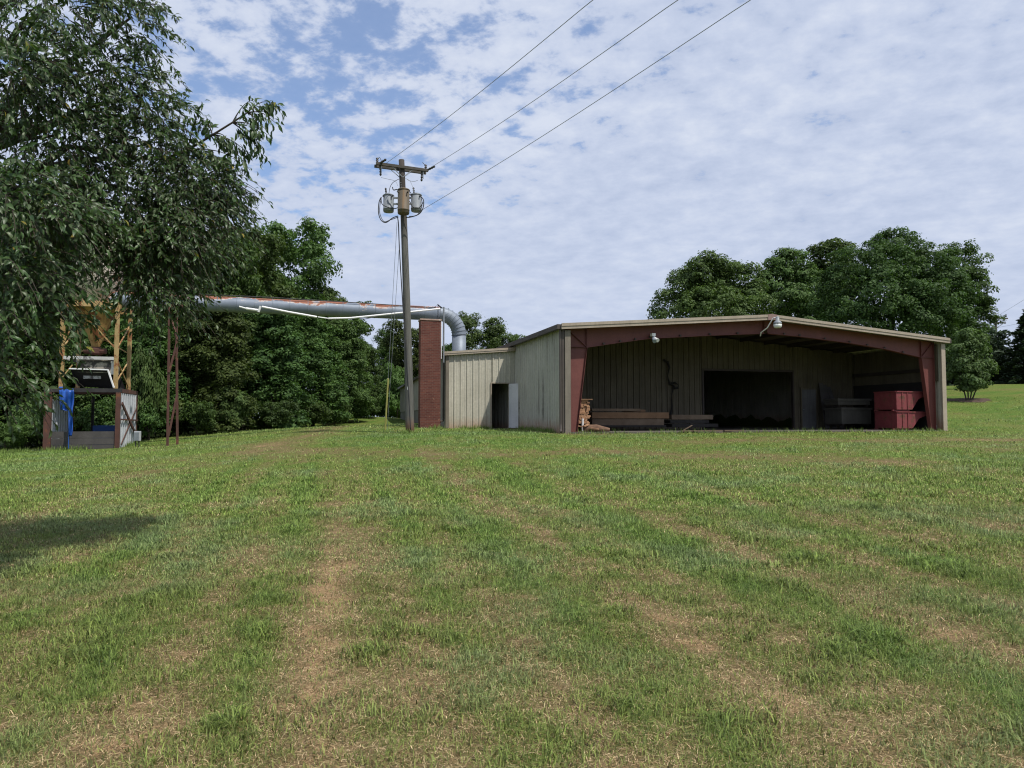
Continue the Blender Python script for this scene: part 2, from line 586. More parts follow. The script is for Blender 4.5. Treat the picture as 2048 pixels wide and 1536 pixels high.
class MB:
    """collects shapes for ONE mesh; frame maps local (u, v, z) to the world"""

    def __init__(self, frame=None):
        self.v, self.f = [], []
        self.fr = frame or (lambda a, b, c: Vector((a, b, c)))
        self.smooth = False

    def add(self, pts, faces):
        o = len(self.v)
        self.v += [self.fr(*p) for p in pts]
        self.f += [tuple(o + i for i in f) for f in faces]
        return self

    def box(self, a, b):
        (x0, y0, z0), (x1, y1, z1) = a, b
        return self.add([(x0, y0, z0), (x1, y0, z0), (x1, y1, z0), (x0, y1, z0), (x0, y0, z1), (x1, y0, z1), (x1, y1, z1), (x0, y1, z1)],
                        [(0, 3, 2, 1), (4, 5, 6, 7), (0, 1, 5, 4), (1, 2, 6, 5), (2, 3, 7, 6), (3, 0, 4, 7)])

    def beam(self, p, q, w, h=None, up=(0, 0, 1)):
        """rectangular bar from p to q"""
        h = h or w
        p, q = self.fr(*p), self.fr(*q)
        d = (q - p).normalized()
        u = Vector(up)
        if abs(d.dot(u)) > .97:
            u = Vector((0, 1, 0))
        s = d.cross(u).normalized() * (w / 2)
        u2 = s.cross(d).normalized() * (h / 2)
        o = len(self.v)
        for c in (p, q):
            self.v += [c - s - u2, c + s - u2, c + s + u2, c - s + u2]
        self.f += [tuple(o + i for i in f) for f in [(0, 1, 2, 3), (7, 6, 5, 4), (0, 4, 5, 1), (1, 5, 6, 2), (2, 6, 7, 3), (3, 7, 4, 0)]]
        return self

    def tube(self, pts, rad, n=10, cap=True, raw=False):
        """swept tube along points, radius a number or a list"""
        pts = [Vector(p) if raw else self.fr(*p) for p in pts]
        if isinstance(rad, (int, float)):
            rad = [rad] * len(pts)
        d0 = (pts[1] - pts[0]).normalized()
        a = d0.cross(Vector((0, 0, 1)))
        if a.length < .05:
            a = d0.cross(Vector((1, 0, 0)))
        a.normalize()
        o = len(self.v)
        for i, p in enumerate(pts):
            d = (pts[min(i + 1, len(pts) - 1)] - pts[max(i - 1, 0)]).normalized()
            a = (a - d * a.dot(d)).normalized()
            b = d.cross(a)
            for k in range(n):
                t = 2 * math.pi * k / n
                self.v.append(p + (a * math.cos(t) + b * math.sin(t)) * rad[i])
        for i in range(len(pts) - 1):
            for k in range(n):
                k2 = (k + 1) % n
                self.f.append((o + i * n + k, o + i * n + k2, o + (i + 1) * n + k2, o + (i + 1) * n + k))
        if cap:
            self.f.append(tuple(o + k for k in reversed(range(n))))
            self.f.append(tuple(o + (len(pts) - 1) * n + k for k in range(n)))
        return self

    def lathe(self, c, prof, n=20):
        """profile (r, z) turned about a vertical axis at c (local)"""
        o = len(self.v)
        for r, z in prof:
            for k in range(n):
                t = 2 * math.pi * k / n
                self.v.append(self.fr(c[0], c[1], c[2] + z) + Vector((r * math.cos(t), r * math.sin(t), 0)))
        for i in range(len(prof) - 1):
            for k in range(n):
                k2 = (k + 1) % n
                self.f.append((o + i * n + k, o + i * n + k2, o + (i + 1) * n + k2, o + (i + 1) * n + k))
        self.f.append(tuple(o + k for k in reversed(range(n))))
        self.f.append(tuple(o + (len(prof) - 1) * n + k for k in range(n)))
        return self

    def prism_uz(self, poly, v0, v1):
        """polygon in (u, z) extruded along v"""
        n = len(poly)
        return self.add([(u, v0, z) for u, z in poly] + [(u, v1, z) for u, z in poly],
                        [tuple(range(n)), tuple(reversed(range(n, 2 * n)))] + [(i, n + i, n + (i + 1) % n, (i + 1) % n) for i in range(n)])

    def ribs(self, p, q, z0, z1a, z1b, out, period=.305, h=.042, dent=0.0):
        """ribbed steel sheet from p to q (u, v), standing from z0 to z1a..z1b; ribs stick out along OUT"""
        p, q, out = np.array(p, float), np.array(q, float), np.array(out, float)
        Ln = np.hypot(*(q - p))
        d = (q - p) / Ln
        prof = [(0, 0)]
        x = 0
        while x < Ln:
            for a, b in ((.035, 0), (.055, 1), (.095, 1), (.115, 0), (.17, 0), (.18, .18), (.20, .18), (.21, 0), (.245, 0), (.255, .18), (.275, .18), (.285, 0)):
                if x + a < Ln:
                    prof.append((x + a, b))
            x += period
        prof.append((Ln, 0))
        rows = 5 if dent else 1
        o = len(self.v)
        for s, b in prof:
            for r in range(rows + 1):
                k = r / rows
                zt = z1a + (z1b - z1a) * s / Ln
                dd = dent * (math.sin(s * 2.1 + r * 1.7) * math.cos(s * .9 - r) * math.sin(math.pi * k)) if dent else 0
                pos = p + d * s + out * (b * h + dd)
                self.v.append(self.fr(pos[0], pos[1], z0 + (zt - z0) * k))
        m = rows + 1
        for i in range(len(prof) - 1):
            for r in range(rows):
                self.f.append((o + i * m + r, o + (i + 1) * m + r, o + (i + 1) * m + r + 1, o + i * m + r + 1))
        return self

    def build(self, name, mat, parent=None, base=None):
        b = BASE[parent] if parent is not None else Vector(base if base is not None else (0, 0, 0))
        me = bpy.data.meshes.new(name)
        me.from_pydata([tuple(p - b) for p in self.v], [], self.f)
        if self.smooth:
            for pl in me.polygons:
                pl.use_smooth = len(pl.vertices) <= 4
        me.update()
        return link_mesh(name, me, mat, parent, base)


def bevel(o, w=.01):
    m = o.modifiers.new('bevel', 'BEVEL')
    m.width = w
    m.segments = 2
    m.limit_method = 'ANGLE'
    return o


# ------------------------------------------------------------------ world, sun, camera
SUN_EL, SUN_DIR = 58.0, Vector((.777, -.629, 0)).normalized()


def make_world():
    w = bpy.data.worlds.new('World')
    S.world = w
    w.use_nodes = True
    t = w.node_tree
    t.nodes.clear()
    out = t.nodes.new('ShaderNodeOutputWorld')
    sky = N(t, 'TexSky', sky_type='NISHITA')
    sky.sun_disc = False
    sky.sun_elevation = R(SUN_EL)
    sky.sun_rotation = math.atan2(SUN_DIR.x, SUN_DIR.y)
    sky.air_density = 1.0
    sky.dust_density = .6
    bg1 = N(t, 'Background')
    L(t, mixc(t, 1.0, sky.outputs[0], (.78, .95, 1.14), 'MULTIPLY'), bg1.inputs[0])
    bg1.inputs[1].default_value = .12
    vec = N(t, 'TexCoord').outputs['Generated']
    sep = N(t, 'SeparateXYZ')
    L(t, vec, sep.inputs[0])
    den = math_(t, 'ADD', math_(t, 'MAXIMUM', sep.outputs[2], 0.0), .20)
    cmb = N(t, 'CombineXYZ')
    L(t, math_(t, 'DIVIDE', sep.outputs[0], den), cmb.inputs[0])
    L(t, math_(t, 'DIVIDE', sep.outputs[1], den), cmb.inputs[1])
    pv = mapping(t, cmb.outputs[0], rot=(0, 0, R(24)), scale=(1.0, 1.1, 1))
    cells = noise(t, pv, 11.0, 7, .60, .1)
    mid = noise(t, pv, 2.3, 4, .55, .1)
    big = noise(t, mapping(t, pv, loc=(3.3, 1.7, 0)), .75, 3, .5)
    # clearer towards one quarter of the sky
    dot = N(t, 'VectorMath', operation='DOT_PRODUCT')
    L(t, vec, dot.inputs[0])
    cdir = Vector(ray(640, 130)).normalized()
    dot.inputs[1].default_value = cdir
    clear = N(t, 'MapRange')
    L(t, dot.outputs['Value'], clear.inputs[0])
    clear.inputs[1].default_value, clear.inputs[2].default_value = .90, 1.0
    dens = math_(t, 'ADD', math_(t, 'ADD', math_(t, 'MULTIPLY', cells, 1.15), math_(t, 'MULTIPLY', mid, .50)), math_(t, 'MULTIPLY', big, .30))
    dens = math_(t, 'SUBTRACT', dens, math_(t, 'SUBTRACT', math_(t, 'MULTIPLY', clear.outputs[0], .26), .10))
    lowb = N(t, 'MapRange')
    L(t, sep.outputs[2], lowb.inputs[0])
    lowb.inputs[1].default_value, lowb.inputs[2].default_value = .40, .0
    lowb.inputs[3].default_value, lowb.inputs[4].default_value = 0, .30
    dens = math_(t, 'ADD', dens, lowb.outputs[0])
    cover = N(t, 'MapRange', interpolation_type='SMOOTHSTEP')
    L(t, dens, cover.inputs[0])
    cover.inputs[1].default_value, cover.inputs[2].default_value = .72, .93
    cover.inputs[3].default_value, cover.inputs[4].default_value = .28, .98
    shade = math_(t, 'ADD', math_(t, 'MULTIPLY', cells, .55), math_(t, 'MULTIPLY', mid, .45))
    flat = N(t, 'MapRange')
    L(t, sep.outputs[2], flat.inputs[0])
    flat.inputs[1].default_value, flat.inputs[2].default_value = .38, .02
    flat.inputs[3].default_value, flat.inputs[4].default_value = 0, .72
    shade = math_(t, 'ADD', math_(t, 'MULTIPLY', shade, math_(t, 'SUBTRACT', 1.0, flat.outputs[0])), math_(t, 'MULTIPLY', flat.outputs[0], .49))
    ccol = ramp(t, shade, [(.37, (.375, .435, .575)), (.5, (.455, .51, .64)), (.63, (.545, .59, .69))])
    bg2 = N(t, 'Background')
    L(t, ccol, bg2.inputs[0])
    bg2.inputs[1].default_value = 1.0
    mx = N(t, 'MixShader')
    L(t, cover.outputs[0], mx.inputs[0])
    L(t, bg1.outputs[0], mx.inputs[1])
    L(t, bg2.outputs[0], mx.inputs[2])
    L(t, mx.outputs[0], out.inputs['Surface'])
    sun = bpy.data.lights.new('sun', 'SUN')
    sun.energy = 3.4
    sun.angle = R(1.0)
    sun.color = (1.0, .95, .86)
    so = bpy.data.objects.new('sun', sun)
    COL.objects.link(so)
    dirv = SUN_DIR * math.cos(R(SUN_EL)) + Vector((0, 0, math.sin(R(SUN_EL))))
    so.rotation_euler = (-dirv).to_track_quat('-Z', 'Y').to_euler()
    so.location = (30, -20, 40)
    cam = bpy.data.cameras.new('camera')
    cam.sensor_width = 36
    cam.lens = F / 2048 * 36
    cam.clip_end = 3000
    co = bpy.data.objects.new('camera', cam)
    COL.objects.link(co)
    co.location = (0, 0, ZC)
    co.rotation_euler = (math.pi / 2 + PITCH, 0, 0)
    S.camera = co
    S.view_settings.view_transform = 'Standard'
    S.view_settings.look = 'None'
    S.view_settings.exposure = .35
    S.view_settings.gamma = 1
    S.render.resolution_x, S.render.resolution_y = 1024, 768
    S.cycles.max_bounces = 6
    S.cycles.diffuse_bounces = 3
    S.cycles.transmission_bounces = 3
    S.cycles.use_denoising = True
    S.cycles.filter_width = 1.15


make_world()

# ------------------------------------------------------------------ building frame
TANF = .28
PHI = math.atan(TANF)
CF, SF = math.cos(PHI), math.sin(PHI)
OX, OY = 2.02, 27.4


def B(u, v, z):
    return Vector((OX + CF * u - SF * v, OY + SF * u + CF * v, z))


def U(px, v):
    k = (px - CX) / F
    return (k * (OY + CF * v) - OX + SF * v) / (CF - k * SF)


def UZ(px, py, v):
    """local u and world z of the point of plane v seen at a pixel"""
    u = U(px, v)
    Y = OY + SF * u + CF * v
    return u, P(px, py, Y).z


W = U(1891, 0)
ZE = UZ(1123, 648, -.1)[1]
UR, ZR = UZ(1535, 630, -.15)
UR = W / 2
ZF = ZC - .56
ZG = ZC - .75
RISE = ZR - ZE


def zroof(u):
    return ZE + RISE * (1 - abs(u - UR) / UR)


# ------------------------------------------------------------------ open-fronted metal building
BD, BACK = 5.6, 24.0


def build_shed():
    t = thing('open_metal_shed', B(W / 2, 0, ZF), 'wide cream metal building with a red steel frame around its open front bay', 'building')
    # side walls
    w = MB(B).ribs((0, BACK), (0, .1), ZG, ZE - .12, ZE - .12, (-1, 0))
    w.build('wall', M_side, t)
    w = MB(B).ribs((W, .1), (W, BACK), ZG, ZE - .12, ZE - .12, (1, 0))
    w.build('wall', M_wall, t)
    # inner faces
    ul, zt = UZ(1407, 741, BD)
    ur = U(1585, BD)
    bw = MB(B)
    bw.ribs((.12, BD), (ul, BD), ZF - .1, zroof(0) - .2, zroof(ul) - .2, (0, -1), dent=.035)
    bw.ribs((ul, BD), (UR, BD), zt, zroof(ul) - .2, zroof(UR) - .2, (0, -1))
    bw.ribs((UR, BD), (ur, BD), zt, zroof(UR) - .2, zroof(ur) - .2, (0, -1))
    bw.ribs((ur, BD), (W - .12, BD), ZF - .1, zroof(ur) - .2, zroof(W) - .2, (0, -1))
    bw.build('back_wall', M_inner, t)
    fr = MB(B)
    fr.box((ul - .08, BD - .06, ZF), (ul, BD + .1, zt)).box((ur, BD - .06, ZF), (ur + .08, BD + .1, zt)).box((ul - .08, BD - .06, zt), (ur + .08, BD + .1, zt + .1))
    fr.build('opening_frame', M_purlin, t)
    end = MB(B)
    end.box((.05, BACK, ZG), (W - .05, BACK + .1, ZE - .1))
    end.add([(0.05, BACK + .1, ZE - .1), (W - .05, BACK + .1, ZE - .1), (UR, BACK + .1, ZR - .1)], [(0, 1, 2)])
    end.build('rear_wall', M_wall, t)
    # dim liner of the side bays inside
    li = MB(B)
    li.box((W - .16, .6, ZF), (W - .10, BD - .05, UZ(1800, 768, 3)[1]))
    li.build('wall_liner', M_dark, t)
    li = MB(B)
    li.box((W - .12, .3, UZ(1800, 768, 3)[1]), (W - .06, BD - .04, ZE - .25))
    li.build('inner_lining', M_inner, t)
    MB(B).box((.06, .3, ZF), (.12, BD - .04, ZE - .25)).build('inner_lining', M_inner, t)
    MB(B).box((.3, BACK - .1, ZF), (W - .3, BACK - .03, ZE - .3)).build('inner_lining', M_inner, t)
    for z in (1.45, 2.75):
        MB(B).box((W - .26, .5, ZF + z), (W - .165, BD - .05, ZF + z + .16)).build('girt', M_purlin, t)
    # roof
    ro = MB(B)
    for s in (0, 1):
        a, b = (-.12, UR) if s == 0 else (UR, W + .12)
        za, zb = (ZE - .01, ZR) if s == 0 else (ZR, ZE - .01)
        ro.add([(a, -.12, za - .1), (b, -.12, zb - .1), (b, BACK + .2, zb - .1), (a, BACK + .2, za - .1),
                (a, -.12, za), (b, -.12, zb), (b, BACK + .2, zb), (a, BACK + .2, za)],
               [(0, 3, 2, 1), (4, 5, 6, 7), (0, 1, 5, 4), (2, 3, 7, 6), (3, 0, 4, 7), (1, 2, 6, 5)])
    ro = ro.build('roof', M_roof, t)
    rl = MB(B)
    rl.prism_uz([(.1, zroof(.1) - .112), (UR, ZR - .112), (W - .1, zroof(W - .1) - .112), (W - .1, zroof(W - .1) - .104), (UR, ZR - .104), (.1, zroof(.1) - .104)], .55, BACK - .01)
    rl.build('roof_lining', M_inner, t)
    for s in (0, 1):
        a, b = (-.14, UR - .22) if s == 0 else (UR + .22, W + .14)
        za, zb = zroof(a), zroof(b)
        tr = MB(B)
        tr.prism_uz([(a, za - .20), (b, zb - .20), (b, zb + .015), (a, za + .015)], -.20, -.125)
        tr.prism_uz([(a, za - .085), (b, zb - .085), (b, zb + .03), (a, za + .03)], -.225, -.2)
        tr.build('rake_trim', M_trim, ro)
    rc = MB(B)
    rc.prism_uz([(UR - .215, zroof(UR - .215) - .21), (UR, ZR - .2), (UR + .215, zroof(UR + .215) - .21), (UR + .215, zroof(UR + .215) + .035), (UR, ZR + .05), (UR - .215, zroof(UR - .215) + .035)], -.235, -.13)
    rc.build('ridge_cap', worn('rust_brown_cap', (.20, .13, .115), (.26, .18, .16), 2), ro)
    for u0, u1 in ((-.30, -.125), (W + .125, W + .30)):
        gt = MB(B)
        gt.box((u0, -.14, ZE - .20), (u1, BACK + .15, ZE - .015))
        gt.build('gutter', M_trimdark, ro)
    # corner trims with scuffed feet
    for u0, u1 in ((.05, .29), (W - .20, W + .03)):
        ct = MB(B)
        ct.box((u0, -.045, ZG), (u1, .0, ZE - .23))
        bevel(ct.build('corner_trim', M_trim if u0 > 1 else M_corner, t), .006)
    MB(B).box((-.045, .0, ZG), (-.036 + .08, .14, ZE - .2)).build('corner_trim', M_trimdark, t)  # side return of the trim, coloured dark for the shade it lies in
    ds = MB(B)
    ds.tube([(-.12, .03, ZE - .2), (-.12, .03, ZG + .5), (-.13, -.02, ZG + .3), (-.18, -.2, ZG + .2)], .05, 6)
    ds.build('downspout', M_trimdark, t)
    # rigid red frame
    fv = .42
    zu = lambda u: zroof(u) - .13
    lb = [UZ(x, y, fv) for x, y in ((1173, 695), (1240, 685), (1300, 677), (1420, 671), (1530, 667))]
    rb = [UZ(x, y, fv) for x, y in ((1538, 667), (1600, 673), (1700, 686), (1770, 698), (1843, 715))]
    lo, ro_ = .30, W - .24
    for pts, ends in ((lb, (lo, UR - .006)), (rb, (UR + .006, ro_))):
        poly = [(ends[0], pts[0][1])] if ends[0] == lo else []
        poly += pts
        if ends[1] == ro_:
            poly += [(ro_, pts[-1][1])]
        poly += [(ends[1], zu(ends[1])), (ends[0], zu(ends[0]))]
        rf = MB(B).prism_uz(poly, fv - .008, fv + .008).build('rafter', M_red, t)
        fl = MB(B)
        for (u0, z0), (u1, z1) in zip(pts[:-1], pts[1:]):
            fl.prism_uz([(u0, z0 - .014), (u1, z1 - .014), (u1, z1 + .002), (u0, z0 + .002)], fv - .1, fv + .1)
        fl.build('flange', M_red, rf)
        for u0, z0 in pts[1:-1] + [((pts[i][0] + pts[i + 1][0]) / 2, (pts[i][1] + pts[i + 1][1]) / 2) for i in range(len(pts) - 1)]:
            MB(B).box((u0 - .04, fv - .1, z0 + .01), (u0 + .03, fv - .04, z0 + .09)).build('clip', M_purlin, rf)
        um = UR
        MB(B).box((ends[1] - .015 if ends[0] == lo else ends[0], fv - .11, zu(UR) - .50), (ends[1] if ends[0] == lo else ends[0] + .015, fv + .11, zu(UR) - .02)).build('splice_plate', M_red, rf)
    for side in (0, 1):
        if side == 0:
            bi, ti, zo = U(1152, fv), lb[0][0], lb[0][1]
            bo = lo
        else:
            bi, ti, zo = U(1859, fv), rb[-1][0], rb[-1][1]
            bo = ro_
        cm = MB(B)
        cm.prism_uz([(bo, ZF - .05), (bi, ZF - .05), (ti, zo - .012), (bo, zo - .012)], fv - .008, fv + .008)
        co = cm.build('column', M_red, t)
        fl = MB(B)
        sgn = 1 if side == 0 else -1
        fl.prism_uz([(bi, ZF - .05), (bi + sgn * .014, ZF - .05), (ti + sgn * .014, zo), (ti, zo)], fv - .1, fv + .1)
        fl.prism_uz([(bo, ZF - .05), (bo - sgn * .014, ZF - .05), (bo - sgn * .014, zu(bo) - .02), (bo, zu(bo) - .02)], fv - .1, fv + .1)
        fl.build('flange', M_red, co)
        st = MB(B)
        st.beam((bo + sgn * .01, fv - .05, zo), (ti, fv - .05, zo), .09, .014)
        st.beam((ti, fv - .05, zo), (ti, fv - .05, zu(ti) - .03), .014, .09)
        st.beam((bo + sgn * .02, fv - .05, zu(bo) - .04), (ti, fv - .05, zo + .01), .09, .014)
        st.build('knee_stiffener', M_red, co)
        MB(B).box((min(bo, bi) - .05, fv - .14, ZF - .06), (max(bo, bi) + .05, fv + .14, ZF + .02)).build('base_plate', M_ironrust, co)
    # purlins under the roof
    for k in range(1, 7):
        for s in (-1, 1):
            u = UR + s * (k * 1.42 - .55)
            z = zroof(u) - .115
            MB(B).box((u - .035, .55, z - .2), (u + .035, BD - .05, z)).build('purlin', M_purlin, t)
    # slab
    MB(B).box((.1, .06, ZG - .1), (W - .1, BACK, ZF)).build('floor_slab', M_conc, t)
    # personnel door in the back wall
    u0, z1 = UZ(1604, 779, BD - .1)
    u1 = U(1632, BD - .1)
    dr = MB(B).box((u0, BD - .1, ZF + .01), (u1, BD - .045, z1)).build('door', worn('dull_grey_door', (.095, .095, .098), (.13, .13, .132), 2, streak=.4), t)
    f2 = MB(B).box((u0 - .07, BD - .12, ZF), (u0 - .003, BD - .04, z1 + .07)).box((u1 + .003, BD - .12, ZF), (u1 + .07, BD - .04, z1 + .07)).box((u0 - .003, BD - .12, z1 + .003), (u1 + .003, BD - .04, z1 + .07))
    f2.build('door_frame', M_inner, dr)
    MB(B).tube([(u0 + .08, BD - .14, ZF + 1), (u0 + .08, BD - .1, ZF + 1)], .03, 8).build('handle', M_galv, dr)
    # torn black sheathing hanging off the back wall
    ts = MB(B)
    for pts in ([(1335, 722), (1339, 735), (1336, 752), (1340, 768), (1348, 772), (1343, 790), (1344, 812), (1340, 832)], [(1328, 720), (1334, 724), (1337, 730)], [(1340, 768), (1350, 765), (1358, 770), (1356, 776), (1348, 776)]):
        loc = [UZ(x, y, BD - .09) for x, y in pts]
        ts.tube([(u, BD - .09 - .02 * math.sin(i * 2), z) for i, (u, z) in enumerate(loc)], [.045 + .03 * math.sin(i * 1.9 + 1) for i in range(len(loc))], 5)
    ts.build('torn_sheathing', M_dark, t)
    return t


build_shed()


# ------------------------------------------------------------------ lean-to annex
LV = 6.9


def build_annex():
    ul, zl = UZ(890, 704.5, LV - .1)
    zr = UZ(1031, 696, LV - .1)[1]
    ul0 = U(893, LV)
    t = thing('metal_annex', B(ul / 2, LV, ZG), 'low cream ribbed metal annex with a dark open doorway beside the brick pier', 'building')
    gl = ZC - .53
    zt = lambda u: zl + (zr - zl) * (u - ul) / (0 - ul) - .14
    d0, dz = UZ(983, 767, LV)
    d1 = U(1017, LV)
    w = MB(B)
    w.ribs((ul0, LV), (d0, LV), gl - .2, zt(ul0), zt(d0), (0, -1))
    w.ribs((d0, LV), (d1, LV), dz, zt(d0), zt(d1), (0, -1))
    w.ribs((d1, LV), (-.03, LV), gl - .2, zt(d1), zt(-.03), (0, -1))
    w.build('wall', M_wall, t)
    w = MB(B).ribs((ul0, LV + 8), (ul0, LV), gl - .2, zt(ul0), zt(ul0), (-1, 0))
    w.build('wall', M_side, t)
    MB(B).box((ul0, LV + 8, gl - .2), (-.04, LV + 8.1, zt(ul0))).build('rear_wall', M_inner, t)
    fl = MB(B).box((ul0 + .02, LV + .05, gl - .3), (-.05, LV + 8, gl + .03)).build('floor_slab', M_conc, t)
    ro = MB(B)
    a, b = ul - .12, -.02
    za, zb = zt(a) + .14, zt(b) + .14
    ro.add([(a, LV - .12, za - .08), (b, LV - .12, zb - .08), (b, LV + 8.2, zb - .08), (a, LV + 8.2, za - .08), (a, LV - .12, za), (b, LV - .12, zb), (b, LV + 8.2, zb), (a, LV + 8.2, za)],
           [(0, 3, 2, 1), (4, 5, 6, 7), (0, 1, 5, 4), (2, 3, 7, 6), (3, 0, 4, 7), (1, 2, 6, 5)])
    ro = ro.build('roof', M_roof, t)
    tr = MB(B)
    tr.prism_uz([(a, za - .15), (b, zb - .15), (b, zb + .02), (a, za + .02)], LV - .18, LV - .125)
    tr.prism_uz([(a, za - .07), (b, zb - .07), (b, zb + .03), (a, za + .03)], LV - .2, LV - .18)
    tr.build('rake_trim', M_trim, ro)
    MB(B).box((a - .14, LV - .15, za - .16), (a - .004, LV + 8.2, za - .01)).build('gutter', M_trimdark, ro)
    ct = MB(B).box((ul0 - .05, LV - .05, gl - .2), (ul0 + .11, LV - .035, zt(ul0))).box((ul0 - .05, LV - .035, gl - .2), (ul0 - .036, LV + .13, zt(ul0)))
    ct.build('corner_trim', M_corner, t)
    dsp = MB(B).tube([(ul0 - .1, LV + .25, zt(ul0)), (ul0 - .1, LV + .25, gl + .5), (ul0 - .12, LV + .2, gl + .42), (ul0 - .3, LV - .02, gl + .35)], .045, 6)
    dsp.build('downspout', M_trimdark, t)
    df = MB(B)
    df.box((d0 - .06, LV - .06, gl), (d0 - .002, LV + .1, dz + .05)).box((d1 + .002, LV - .06, gl), (d1 + .05, LV + .1, dz + .05)).box((d0 - .002, LV - .06, dz + .002), (d1 + .002, LV + .1, dz + .05))
    df.build('door_frame', M_trim, t)
    # door leaf swung out against the big wall
    hx, hv = d1 + .01, LV - .07
    ex, ev = d1 + .43, LV - .72
    dr = MB(B)
    n = Vector((-(ev - hv), ex - hx)).normalized() * .022
    dr.add([(hx + n.x, hv + n.y, gl + .05), (ex + n.x, ev + n.y, gl + .05), (ex - n.x, ev - n.y, gl + .05), (hx - n.x, hv - n.y, gl + .05),
            (hx + n.x, hv + n.y, dz - .01), (ex + n.x, ev + n.y, dz - .01), (ex - n.x, ev - n.y, dz - .01), (hx - n.x, hv - n.y, dz - .01)],
           [(0, 3, 2, 1), (4, 5, 6, 7), (0, 1, 5, 4), (1, 2, 6, 5), (2, 3, 7, 6), (3, 0, 4, 7)])
    d = dr.build('door', M_door, t)
    d['label'] = 'pale grey steel door leaf standing open'
    for zz, r in ((gl + 1.0, .055), (gl + 1.25, .04)):
        kx, kv = hx + (ex - hx) * .9, hv + (ev - hv) * .9
        MB(B).tube([(kx + n.x * 3.4, kv + n.y * 3.4, zz), (kx - n.x * 3.4, kv - n.y * 3.4, zz)], r, 8).build('handle', M_sooty, d)


build_annex()


# ------------------------------------------------------------------ rear warehouse wing
def build_wing():
    a = P(836, 759, 49)
    b = P(801, 773.5, 65)
    t = thing('warehouse_wing', (a.x, a.y, 1.2), 'distant low cream warehouse wing on a block footing behind the pole', 'building')
    d = Vector((b.x - a.x, b.y - a.y, 0)).normalized()
    n = Vector((-d.y, d.x, 0))

    def fr(u, v, z):
        p = Vector((a.x, a.y, 0)) + d * u + n * v
        return Vector((p.x, p.y, z))
    Ln = math.hypot(b.x - a.x, b.y - a.y)
    za, zb = a.z, a.z - .02
    base = 1.15
    MB(fr).box((-3, -.02, base - .6), (Ln, -10, base + 1.0)).build('footing', M_block, t)
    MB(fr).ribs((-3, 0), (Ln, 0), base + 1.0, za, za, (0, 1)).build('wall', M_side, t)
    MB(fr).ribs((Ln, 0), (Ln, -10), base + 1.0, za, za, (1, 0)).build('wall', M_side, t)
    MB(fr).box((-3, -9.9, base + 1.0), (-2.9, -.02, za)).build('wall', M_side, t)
    rf = MB(fr)
    rf.add([(-3.2, .25, za - .02), (Ln + .25, .25, za - .02), (Ln + .25, -10.2, za + .5), (-3.2, -10.2, za + .5), (-3.2, .25, za + .12), (Ln + .25, .25, za + .12), (Ln + .25, -10.2, za + .64), (-3.2, -10.2, za + .64)],
           [(0, 3, 2, 1), (4, 5, 6, 7), (0, 1, 5, 4), (2, 3, 7, 6), (3, 0, 4, 7), (1, 2, 6, 5)])
    rf.build('roof', M_trimdark, t)


build_wing()

# ------------------------------------------------------------------ brick pier, duct, trestle
PV = 5.9
pu0, pz = UZ(840.5, 638, PV)
pu1 = U(881, PV)
pc = (pu0 + pu1) / 2
pb = UZ(862, 853, PV)[1]
t = thing('brick_pier', B(pc, PV + .3, pb), 'tall red brick pier carrying the end of the big duct', 'pier')
MB(B).box((pu0, PV, pb - .4), (pu1, PV + .62, pz - .05)).build('shaft', brick_mat(PHI), t)
bevel(MB(B).box((pu0 - .03, PV - .03, pz - .05), (pu1 + .03, PV + .65, pz + .02)).build('cap', worn('pale_pier_cap', (.30, .20, .16), (.42, .30, .25), 4), t), .01)
ck = MB(B)
ck.tube([(pu1 + .04, PV + .1, UZ(880, 704, PV)[1] - .3), (pu1 + .04, PV + .1, pz - .2), (pu1 + .03, PV + .1, pz - .08), (pu1 - .06, PV - .045, pz - .02)], .02, 8)
ck.build('conduit', M_white, t)
# steel stub post with a bracket beside the pier
MB(B).tube([(pu1 + .22, PV + .5, UZ(884, 708, PV + .5)[1] - .4), (pu1 + .22, PV + .5, UZ(884, 614, PV + .5)[1])], .04, 10).build('vent_pipe', M_can, t)

A1 = P(878, 627.5, 34.4)
A0 = P(160, 596, 29.6)
ddir = (A1 - A0).normalized()
dh = Vector((ddir.x, ddir.y, 0)).normalized()
DR = .345
tdu = thing('exhaust_duct', (A1.x, A1.y, ZC - .5), 'long rusting galvanised dust duct bending down into the annex roof', 'duct')
mb = MB()
mb.smooth = True
mb.tube([A0 + (A1 - A0) * (i / 24) for i in range(25)], DR, 28, True, True)
mb.build('pipe', duct_mat(), tdu)
Lr = (A1 - A0).length
for i in range(1, 20):
    c = A0 + ddir * (Lr * i / 20 + .03 * math.sin(i * 5))
    mb = MB()
    mb.smooth = True
    mb.tube([c - ddir * .012, c + ddir * .012], DR + .007, 28, True, True)
    mb.build('seam_band', M_galv, tdu)
